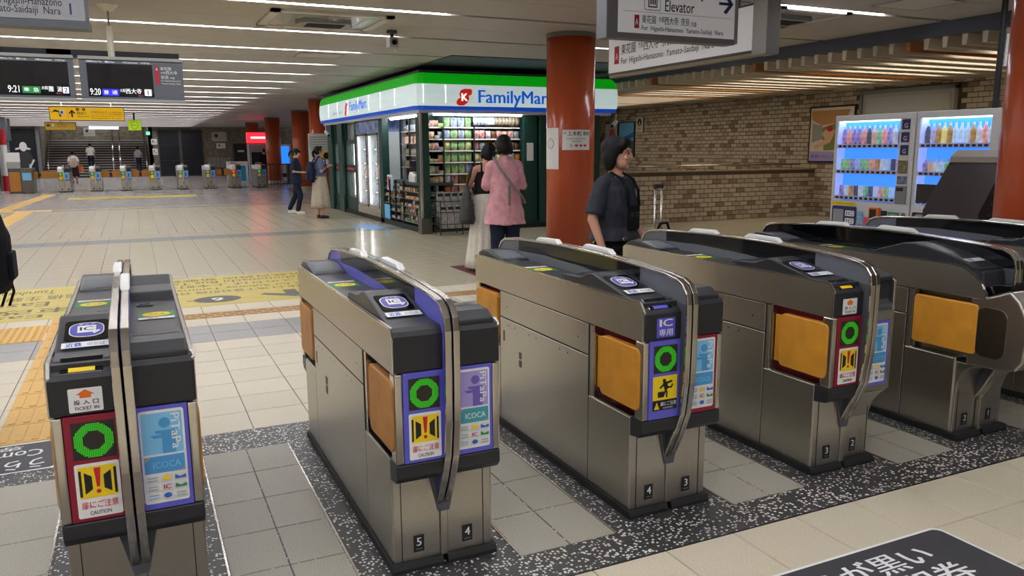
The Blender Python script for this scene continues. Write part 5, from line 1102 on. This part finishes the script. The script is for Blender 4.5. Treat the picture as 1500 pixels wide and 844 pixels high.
for x, z0, z1, w, lb, m in ((4.75, 2.2, 2.8, .9, 'cream framed notice on the far wall right of the shutters', M('far_notice', '#b8b0a4', .5)), (5.0, 1.75, 2.08, .55, 'small white and red prohibition sign on the far wall', PW), (1.1, 2.0, 2.35, .36, 'small white pictogram sign between the stairs and the shutters', PW), (1.15, 1.35, 1.75, .3, 'white paper notice between the stairs and the shutters', PW), (-2.9, 2.6, 3.2, .7, 'pale notice on the wall above the far staircase', MATS['far_notice'])):
    t = thing('wall_notice', lb, 'notice', (x, FY-.03 if x > -2 else 61.45, z0)); MB().box(0, w, 0, .03, 0, z1-z0).build('sheet', m, t)
    p = Print(frame((0, -.002, 0), (1, 0, 0), (0, 0, 1)), .001); p.rect(.15*w, .85*w, .3*(z1-z0), .4*(z1-z0), PGREY); p.circ(.3*w, .6*(z1-z0), .13*w, PRED if 'red' in lb else INK, 12); p.build('print', t)
t = thing('exit_lamp', 'small green lit exit lamp by the far stairs', 'lamp', (.85, FY-.2, 2.6)); MB().box(0, .22, 0, .1, 0, .2).build('lamp_face', M('exit_green', '#6ae0a8', .4, emit=1.2), t); MB().tube([(.11, .05, .2), (.11, .05, .5)], .02, 6).build('bracket', WHITE, t)
t = thing('bench', 'grey slatted bench against the far wall', 'bench', (4.45, FY-.6, 0)); MB().box(0, 1.4, 0, .45, .4, .45).build('seat', DGREY, t)
for k in range(6): MB().box(k*.235, k*.235+.2, .42, .46, .5, 1.15).build('back_slat', M('bench_grey', '#8d8a84', .5), t)
for x in (.1, 1.25): MB().box(x, x+.05, .05, .4, 0, .4).build('leg', DGREY, t)
# pole sign at the right edge
t = thing('pole_sign', 'small white elevator sign on a dark pole at the right edge', 'sign', (8.3, 5.58, 0)); MB().tube([(0, 0, 0), (0, 0, CEIL)], .03, 10).build('pole', INK, t); MB().box(.03, .06, -.8, -.02, 2.37, 2.72).build('frame', SFR, t)
p = Print(frame((.028, -.02, 2.37), (0, -1, 0), (0, 0, 1)), .001); p.rect(.01, .77, .01, .34, SFACE); p.rect(.3, .45, .16, .32, INK); p.rect(.31, .44, .17, .31, SFACE); p.rect(.02, .75, .14, .143, INK); p.rect(.14, .2, .03, .11, PCRIM); p.text('東花園', .25, .45, .05, .1, INK); p.build('lettering', t)
# ================================================================== PEOPLE
SKIN = M('skin', '#c9977c', .5); HAIR = M('hair_black', '#0c0a09', .55, spec=.25, var=.3, scale=60, stretch=(1, 1, .15)); EYE = M('eye_dark', '#120d0a', .2); LIP = M('lips', '#a85a50', .4)
TEX = bpy.data.textures.new('cloth_folds', 'CLOUDS'); TEX.noise_scale = .11; TEX.noise_depth = 2
def vox(mb, name, mat, parent, size=.008, smooth=4, fold=0):
    o = mb.build(name, mat, parent)
    m = o.modifiers.new('remesh', 'REMESH'); m.mode = 'VOXEL'; m.voxel_size = size; m.use_smooth_shade = True
    s = o.modifiers.new('smooth', 'SMOOTH'); s.iterations = smooth; s.factor = .5
    if fold:
        d = o.modifiers.new('folds', 'DISPLACE'); d.texture = TEX; d.strength = fold; d.mid_level = .5
    return o
def limb(mb, pts, rs, n=12):
    mb.tube(pts, rs, n)
    for p, r in zip(pts, rs): mb.ell(p, r*.98, 12, 8)
def hand(mb, wrist, d, nrm, side, curl=.5):
    d = Vector(d).normalized(); nrm = Vector(nrm); nrm = (nrm-d*nrm.dot(d)).normalized(); s = d.cross(nrm)*side; w = Vector(wrist)
    q = [w, w+d*.03, w+d*.085]
    mb.tube(q, [.022, .027, .030], 10); mb.ell(w+d*.055+s*.012, .022); mb.ell(w+d*.055-s*.014, .022); mb.ell(w+d*.085, .026)
    for k, (off, L) in enumerate(((.027, .072), (.009, .080), (-.010, .074), (-.027, .058))):
        b = w+d*(.088-abs(off)*.2)+s*off; a1 = d*math.cos(curl*.5)+nrm*math.sin(curl*.5); a2 = d*math.cos(curl*1.4)+nrm*math.sin(curl*1.4); c = b+a1*L*.5; e = c+a2*L*.5
        mb.tube([b-d*.02, b, c, e], [.0095, .0095, .0088, .007], 8); mb.ell(e, .0072, 8, 6)
    b = w+d*.03+s*.022; mb.tube([b, b+d*.03+s*.022+nrm*.008, b+d*.062+s*.024+nrm*.02], [.012, .011, .008], 8); mb.ell(b+d*.062+s*.024+nrm*.02, .008, 8, 6)
def person(label, loc, rz, H=1.6, cat='person', vs=.008, arms=None, legs=None, head=(0, 0, 0), lean=(0, 0), top=None, bottom=None, hair='bob', shoes='#20201f', group=None, skin=SKIN):
    t = thing('person', label, 'person', loc, rz); k = H/1.6; t.scale = (k, k, k)
    lx, ly = lean
    A = arms or dict(R=((-.215, .03, 1.04), (-.21, -.05, .82)), L=((.215, .03, 1.04), (.21, -.05, .82)))
    L = legs or dict(R=((-.09, -.01, .45), (-.09, .02, .08)), L=((.09, -.01, .45), (.09, .02, .08)))
    sh = {s: (q*.152+lx, ly+.01, 1.278) for s, q in (('R', -1), ('L', 1))}; hp = {'R': (-.085, 0, .83), 'L': (.085, 0, .83)}
    b = MB()
    torso = [(0, 0, .76, .12, .09), (0, 0, .84, .165, .115), (lx*.3, ly*.3, .98, .125, .095), (lx*.6, ly*.6, 1.12, .135, .10), (lx*.9, ly*.9, 1.25, .150, .095), (lx, ly+.005, 1.32, .105, .07), (lx, ly+.005, 1.345, .06, .055)]
    b.loft(torso, 18)
    hc = Vector((lx*1.15+math.sin(R(head[2]))*.05, ly*1.1-.012-math.sin(R(head[1]))*.03, 1.487))
    b.tube([(lx, ly+.012, 1.30), (lx*1.05, ly+.008, 1.38), tuple(hc+Vector((0, .012, -.03)))], [.056, .05, .05], 12)
    HM = Matrix.Translation(hc) @ Matrix.Rotation(R(head[0]), 4, 'Z') @ Matrix.Rotation(R(head[1]), 4, 'X') @ Matrix.Rotation(R(head[2]), 4, 'Y'); h3 = HM.to_3x3()
    e = lambda m, c, r: m.ell(HM @ Vector(c), r, 14, 10, rot=h3)
    for c, r in (((0, .012, .022), (.073, .090, .088)), ((0, -.022, -.030), (.058, .066, .072)), ((0, -.052, -.085), (.028, .026, .022)), ((.03, -.03, -.06), (.03, .045, .04)), ((-.03, -.03, -.06), (.03, .045, .04)), ((.074, .012, -.012), (.010, .018, .028)), ((-.074, .012, -.012), (.010, .018, .028)), ((0, -.078, .028), (.05, .012, .012)), ((.035, -.072, -.022), (.02, .014, .018)), ((-.035, -.072, -.022), (.02, .014, .018)), ((0, -.083, -.054), (.021, .010, .009))): e(b, c, r)
    b.tube([HM @ Vector((0, -.086, .018)), HM @ Vector((0, -.098, -.012)), HM @ Vector((0, -.098, -.028))], [.007, .010, .012], 8)
    for s in 'RL':
        b.tube([(lx+(.04 if s == 'L' else -.04), ly+.012, 1.335), sh[s]], [.035, .044], 10)
        el, wr = A[s]; limb(b, [sh[s], el, wr], [.048, .036, .024])
        d = Vector(wr)-Vector(el); hand(b, wr, d, (0, -1, 0) if d.z < -.1 else (0, 0, -1), 1 if s == 'R' else -1)
        kn, an = L[s]; limb(b, [hp[s], kn, an], [.078, .052, .036]); b.tube([(an[0], an[1]+.02, an[2]-.04), (an[0], an[1]-.12, an[2]-.055)], [.034, .022], 10)
    vox(b, 'body', skin, t, vs*.75, 3)
    f = MB()
    for s in (-1, 1): e(f, (s*.030, -.0835, .006), (.012, .005, .0055))
    f.build('eyes', EYE, t, smooth=True)
    f = MB(); e(f, (0, -.091, -.0555), (.017, .004, .006)); f.build('lips', LIP, t, smooth=True)
    f = MB()
    for s in (-1, 1): e(f, (s*.032, -.0835, .026), (.017, .005, .003))
    f.build('eyebrows', HAIR, t, smooth=True)
    hb = MB()
    if hair == 'bob': hs = (((0, .026, .036), (.088, .098, .092)), ((0, .06, -.03), (.084, .056, .095)), ((.070, .036, -.030), (.026, .050, .086)), ((-.070, .036, -.030), (.026, .050, .086)), ((0, -.046, .078), (.070, .046, .036)), ((.045, -.045, .062), (.034, .034, .032)), ((-.045, -.045, .062), (.034, .034, .032)))
    else: hs = (((0, .026, .034), (.082, .092, .086)), ((0, .05, -.01), (.076, .05, .075)), ((0, -.045, .078), (.066, .042, .034)), ((.066, .0, .0), (.016, .04, .05)), ((-.066, .0, .0), (.016, .04, .05)))
    for c, r in hs: e(hb, c, r)
    if hair == 'tail':
        e(hb, (0, .105, .03), (.028, .03, .03)); hb.tube([HM @ Vector(q) for q in ((0, .10, .03), (0, .145, -.01), (0, .15, -.09), (0, .12, -.17))], [.022, .034, .028, .010], 10)
    if hair == 'bun': e(hb, (0, .11, .05), (.045, .04, .045))
    vox(hb, 'hair', HAIR, t, vs*.9, 4, .003)
    if top:
        m, hem, sl, loose = top['mat'], top.get('hem', .86), top.get('sleeve', .5), top.get('loose', .02)
        g = MB(); rr = []
        for cx, cy, cz, rx, ry in torso:
            if cz < max(hem+.02, .9 if hem < .8 else 0): continue
            rr.append((cx, cy, cz, rx+loose*(1.3 if cz < 1.2 else .7), ry+loose*(1.3 if cz < 1.2 else .6)))
        fl = top.get('flare', 0); rr = [(rr[0][0], rr[0][1], hem, .165+loose*1.3+fl, .115+loose*1.3+fl*.8)]+rr
        rr[-1] = (rr[-1][0], rr[-1][1], 1.335 if not top.get('tank') else 1.30, .072, .062)
        if top.get('tank'): rr = [q for q in rr if q[2] < 1.26]+[(lx, ly+.005, 1.27, .11, .085)]
        g.loft(rr, 20)
        if top.get('tank'):
            for s in (-1, 1): g.tube([(lx+s*.10, ly-.098, 1.22), (lx+s*.085, ly-.05, 1.335), (lx+s*.08, ly+.01, 1.372), (lx+s*.085, ly+.065, 1.33), (lx+s*.10, ly+.108, 1.22)], .014, 8)
        else:
            for s in 'RL':
                el, wr = A[s]; a, m1, c = Vector(sh[s]), Vector(el), Vector(wr)
                g.ell(tuple(a-Vector((0, 0, .006))), .050+loose*.2); g.tube([(lx+(.045 if s == 'L' else -.045), ly+.012, 1.335), tuple(a)], [.040, .050+loose*.2], 12)
                if sl <= .5: end = a.lerp(m1, sl*2); g.tube([a, a.lerp(end, .5), end], [.050+loose*.2, .050+loose*.4, .047+loose*.55], 14)
                else: end = m1.lerp(c, sl*2-1); limb(g, [a-Vector((0, 0, .01)), m1, end], [.052+loose*.25, .044+loose*.45, .033+loose*.4])
            if top.get('collar'): g.loft([(lx, ly+.01, 1.31, .085, .075), (lx*1.05, ly+.012, 1.385, .066, .062)], 16)
        vox(g, top.get('name', 'shirt'), m, t, vs, 4, top.get('fold', .018))
    if bottom:
        m = bottom['mat']; kind = bottom['kind']; g = MB()
        if kind == 'skirt':
            z0, z1, r1, wv = bottom['hem'], bottom.get('waist', 1.0), bottom['r'], bottom.get('wave', .05); n = 9; rings = []
            for i in range(n):
                q = i/(n-1); z = z1+(z0-z1)*q; r = .128+(r1-.128)*(q**.75); rings.append((lx*.3*(1-q), ly*.3*(1-q), z, r*1.05, r*.92))
            ph = random.uniform(0, 6); nf = bottom.get('folds', 14)
            g.loft(rings[::-1], 96, True, lambda i, q: 1+wv*((n-1-i)/(n-1))*(math.sin(nf*q+ph)+.5*math.sin((nf*.6+1)*q+2)))
            o = g.build('skirt', m, t, smooth=True)
        else:
            lo = bottom.get('loose', .015); g.loft([(0, 0, .78, .13+lo, .105+lo), (0, 0, .86, .165+lo, .118+lo), (0, 0, bottom.get('waist', .98), .132+lo, .10+lo)], 18)
            for s in 'RL':
                kn, an = L[s]; an2 = (an[0], an[1], an[2]+.03); limb(g, [(hp[s][0], 0, .82), kn, an2], [.085+lo, .058+lo*1.2, .042+lo*1.5])
            vox(g, 'trousers', m, t, vs, 3, .012)
    sm = M('shoe_'+shoes, shoes, .5)
    for s in 'RL':
        kn, an = L[s]; g = MB(); x, y, z = an[0], an[1], an[2]-.08
        g.ell((x, y+.0, z+.045), (.042, .052, .048)); g.ell((x, y-.09, z+.034), (.044, .085, .034)); g.box(x-.036, x+.036, y-.16, y+.035, z+.0, z+.02)
        vox(g, 'shoe', sm, t, max(vs, .008), 3)
    return t, HM
def fabric(n, c, v=.12): return M(n, c, .8, var=v, scale=14, spec=.2)
NAVYB = fabric('cloth_black', '#33353d'); NAVYP = fabric('cloth_navy', '#1d2438'); PINK = fabric('cloth_pink', '#d29aa2'); WSK = fabric('cloth_ivory', '#d5d0c4', .06); BLK = fabric('cloth_jet', '#15161a')
# woman in black behind the gates
w1, _ = person('woman in black T-shirt and overalls with bobbed hair behind the gates', (3.08, 4.80, 0), R(24), 1.63, vs=.0065, head=(18, 2, 0), hair='bob',
    arms=dict(R=((-.235, .03, 1.05), (-.225, -.06, .83)), L=((.235, .05, 1.06), (.30, -.05, .87))),
    top=dict(mat=NAVYB, hem=.90, sleeve=.44, loose=.036, fold=.022, flare=.01, name='t_shirt'), bottom=dict(kind='pants', mat=BLK, loose=.02, waist=.93))
MB().prism(rrect(-.072, .072, .97, 1.14, .02), -.155, -.146, 'y').build('bib', BLK, w1, bevel=.004)
for x in (-.058, .008): MB().box(x, x+.05, -.160, -.155, 1.06, 1.095).build('pocket_flap', INK, w1, bevel=.003)
for x in (-.066, .066): MB().tube([(x, -.150, 1.13), (x, -.140, 1.24), (x*.95, -.10, 1.315), (x*.9, .0, 1.362), (x, .12, 1.25)], .010, 8).build('strap', BLK, w1, smooth=True)
MB().tube([(-.14, -.165, .92), (-.14, -.172, .92)], .016, 12).build('button', CHROME, w1)
ph = thing('mobile_phone', 'dark phone in the lowered hand of the woman in black', 'phone', (2.895, 4.60, .665), R(24)); MB().box(-.006, .006, -.035, .035, 0, .14).build('case', INK, ph, bevel=.004); MB().box(-.0075, -.006, -.03, .03, .008, .132).build('screen', BLACKG, ph)
tr = thing('suitcase', 'suitcase with a tall pull handle behind the woman in black', 'suitcase', (3.95, 5.5, 0), R(25)); MB().box(-.19, .19, -.12, .12, .06, .60).build('shell', NAVYP, tr, bevel=.03)
for x in (-.055, .055): MB().tube([(x, 0, .60), (x, 0, 1.235)], .009, 8).build('handle_tube', CHROME, tr, smooth=True)
MB().box(-.07, .07, -.016, .016, 1.225, 1.26).build('grip', INK, tr, bevel=.01)
for x in (-.15, .15):
    for y in (-.09, .09): MB().tube([(x-.012, y, .03), (x+.012, y, .03)], .03, 12).build('wheel', INK, tr)
bg = thing('hand_bag', 'black shoulder bag lying on the suitcase', 'bag', (3.98, 5.46, .605), R(25)); g = MB(); g.ell((0, 0, .14), (.17, .1, .14)); g.box(-.15, .15, -.08, .08, 0, .1); vox(g, 'pouch', BLK, bg, .012, 4, .01); MB().tube([(-.13, 0, .22), (-.06, 0, .33), (.06, 0, .33), (.13, 0, .22)], .012, 8).build('strap', BLK, bg, smooth=True)
# pink shirt and white skirt, in front of the kiosk
w2, _ = person('person in a long pink shirt with a grey crossbody strap, seen from behind', (4.02, 8.72, 0), R(172), 1.71, vs=.008, head=(0, 22, 0), hair='bob', lean=(.0, -.02),
    arms=dict(R=((-.215, -.03, 1.05), (-.09, -.22, 1.06)), L=((.215, -.03, 1.05), (.09, -.22, 1.06))),
    top=dict(mat=PINK, hem=.62, sleeve=.92, loose=.036, fold=.03, flare=.03, collar=True, name='shirt'), bottom=dict(kind='pants', mat=NAVYP, loose=.02))
SG_ = M('strap_grey', '#7c7672', .7)
MB().tube([(.12, -.10, 1.30), (.135, .02, 1.365), (.10, .14, 1.25), (-.02, .182, 1.08), (-.14, .165, .95), (-.22, .06, .86), (-.18, -.12, .85), (0, -.19, 1.05), (.12, -.10, 1.30)], .014, 8).build('crossbody_strap', SG_, w2, smooth=True)
MB().box(-.01, .02, .186, .194, .84, 1.06).build('strap_tail', SG_, w2)
w3, _ = person('woman in a black tank top and long white skirt, seen from behind', (4.05, 9.38, 0), R(168), 1.62, vs=.008, head=(0, 24, -16), hair='bob', lean=(-.03, -.02),
    arms=dict(R=((-.22, -.02, 1.06), (-.12, -.2, 1.08)), L=((.23, -.02, 1.06), (.13, -.2, 1.08))),
    top=dict(mat=BLK, hem=.985, tank=True, loose=.014, fold=.008, name='tank_top'), bottom=dict(kind='skirt', mat=WSK, hem=.05, waist=1.0, r=.25, wave=.055, folds=17), shoes='#e2ddd2')
tb = thing('tote_bag', 'soft dark grey tote bag hanging from the shoulder of the skirted woman', 'bag', (3.78, 9.36, .62), R(168)); g = MB(); g.loft([(0, 0, 0, .09, .10), (0, 0, .06, .10, .16), (0, 0, .25, .075, .17), (0, 0, .42, .04, .10), (0, 0, .50, .02, .05)], 18); vox(g, 'pouch', M('bag_grey', '#3b3d3c', .7, spec=.3), tb, .01, 4, .02)
MB().tube([(0, 0, .46), (-.03, .02, .62), (-.075, .03, .735), (-.06, -.06, .6), (0, -.03, .46)], .013, 8).build('strap', MATS['bag_grey'], tb, smooth=True)
# two women by the kiosk's far corner
BLU = fabric('cloth_slate', '#5a6482'); BEI = fabric('cloth_beige', '#b0a390', .08)
w4, _ = person('woman in navy polo and dark trousers looking down at her hands', (3.62, 20.2, 0), R(68), 1.60, vs=.011, head=(0, 28, 0), hair='tail', arms=dict(R=((-.19, .02, 1.05), (-.07, -.22, 1.02)), L=((.19, .02, 1.05), (.07, -.22, 1.02))), legs=dict(R=((-.09, -.10, .46), (-.09, -.02, .08)), L=((.09, .06, .45), (.09, .22, .10))),
    top=dict(mat=NAVYP, hem=.76, sleeve=.44, loose=.03, collar=True, name='polo_shirt'), bottom=dict(kind='pants', mat=NAVYP, loose=.01), shoes='#d8d2c4')
ph = thing('mobile_phone', 'phone held by the woman in the navy polo', 'phone', (3.90, 20.10, 1.02), R(68)); MB().box(-.035, .035, -.07, .07, 0, .01).build('case', INK, ph, bevel=.004)
w5, _ = person('woman in slate T-shirt and long beige skirt beside the kiosk', (3.86, 18.6, 0), R(98), 1.66, vs=.011, head=(8, -6, 0), hair='tail', arms=dict(R=((-.19, .03, 1.05), (-.06, -.17, 1.15)), L=((.19, .03, 1.05), (.06, -.19, 1.14))),
    top=dict(mat=BLU, hem=.93, sleeve=.42, loose=.02, name='t_shirt'), bottom=dict(kind='skirt', mat=BEI, hem=.24, waist=1.02, r=.235, wave=.05, folds=9), shoes='#17171a')
g = MB(); g.loft([(0, .20, .80, .10, .06), (0, .20, .86, .14, .09), (0, .20, 1.1, .14, .09), (0, .19, 1.25, .09, .06)], 18); vox(g, 'pack_body', NAVYP, None, .012, 4); bp = bpy.data.objects['pack_body']
def backpack(label, loc, rz, s, mat, straps=True):
    t = thing('backpack', label, 'backpack', loc, rz); t.scale = (s, s, s); g = MB(); g.loft([(0, .20, .80, .10, .06), (0, .20, .86, .14, .09), (0, .20, 1.1, .14, .09), (0, .19, 1.25, .09, .06)], 18); vox(g, 'pack', mat, t, .012, 4, .015)
    for x in (-.1, .1): MB().tube([(x, .14, 1.20), (x, .05, 1.37), (x, -.10, 1.30), (x*1.2, -.12, 1.1), (x*1.3, .0, .92), (x, .15, .88)], .014, 8).build('strap', mat, t, smooth=True)
    MB().prism(rrect(-.08, .08, .87, 1.02, .02), .275, .30, 'y').build('front_pocket', mat, t, bevel=.008)
    return t
bpy.data.objects.remove(bp)
backpack('navy backpack on the back of the woman in the beige skirt', (3.86, 18.6, 0), R(98), 1.04, NAVYP)
# far walkers
WH = fabric('cloth_white', '#d6d2cc', .05); GR = fabric('cloth_grey', '#8d8a90'); DKB = fabric('cloth_maroon', '#33211f')
w6, _ = person('person in white shirt and dark maroon skirt walking to the far stairs', (-2.75, 46, 0), R(180), 1.62, vs=.02, hair='short', top=dict(mat=WH, hem=.9, sleeve=.45, loose=.03), bottom=dict(kind='skirt', mat=DKB, hem=.35, r=.22))
backpack('beige backpack on the walker in the dark skirt', (-2.75, 46, 0), R(180), 1.0, fabric('cloth_sand', '#b8a894'))
hbg = thing('hand_bag', 'orange bag carried by the walker in the dark skirt', 'bag', (-2.45, 46, .55)); g = MB(); g.loft([(0, 0, 0, .14, .07), (0, 0, .3, .11, .05)], 12); vox(g, 'pouch', M('bag_orange', '#c8642c', .6), hbg, .02, 2); MB().tube([(-.08, 0, .28), (0, 0, .42), (.08, 0, .28)], .012, 6).build('handle', MATS['bag_orange'], hbg)
person('man in white shirt with a brown bag climbing the far stairs', (-2.4, FY+.75, .465), R(180), 1.65, vs=.02, hair='short', top=dict(mat=WH, hem=.85, sleeve=.45, loose=.03), bottom=dict(kind='pants', mat=NAVYP))
person('person in grey top on the right side of the far stairs', (.3, FY+.4, .31), R(180), 1.58, vs=.02, hair='short', top=dict(mat=GR, hem=.9, sleeve=.45, loose=.03), bottom=dict(kind='pants', mat=NAVYP))
person('person in dark suit standing at the ticket machine', (5.75, 40.4, 0), R(180), 1.68, vs=.02, hair='short', top=dict(mat=BLK, hem=.8, sleeve=.9, loose=.03), bottom=dict(kind='pants', mat=BLK))
# person cut off by the left edge, only the backpack shows
person('person in black at the left edge, only the backpack in view', (-.93, 5.05, 0), R(-90), 1.62, vs=.012, hair='short', top=dict(mat=BLK, hem=.85, sleeve=.9, loose=.03), bottom=dict(kind='pants', mat=BLK))
t = backpack('black backpack with dangling straps at the left edge', (-.93, 5.05, 0), R(-90), 1.0, BLK)
for y in (.235, .27): MB().tube([(0, y, .86), (.01, y+.01, .80), (.0, y-.02, .72)], .007, 6).build('dangling_strap', BLK, t, smooth=True)
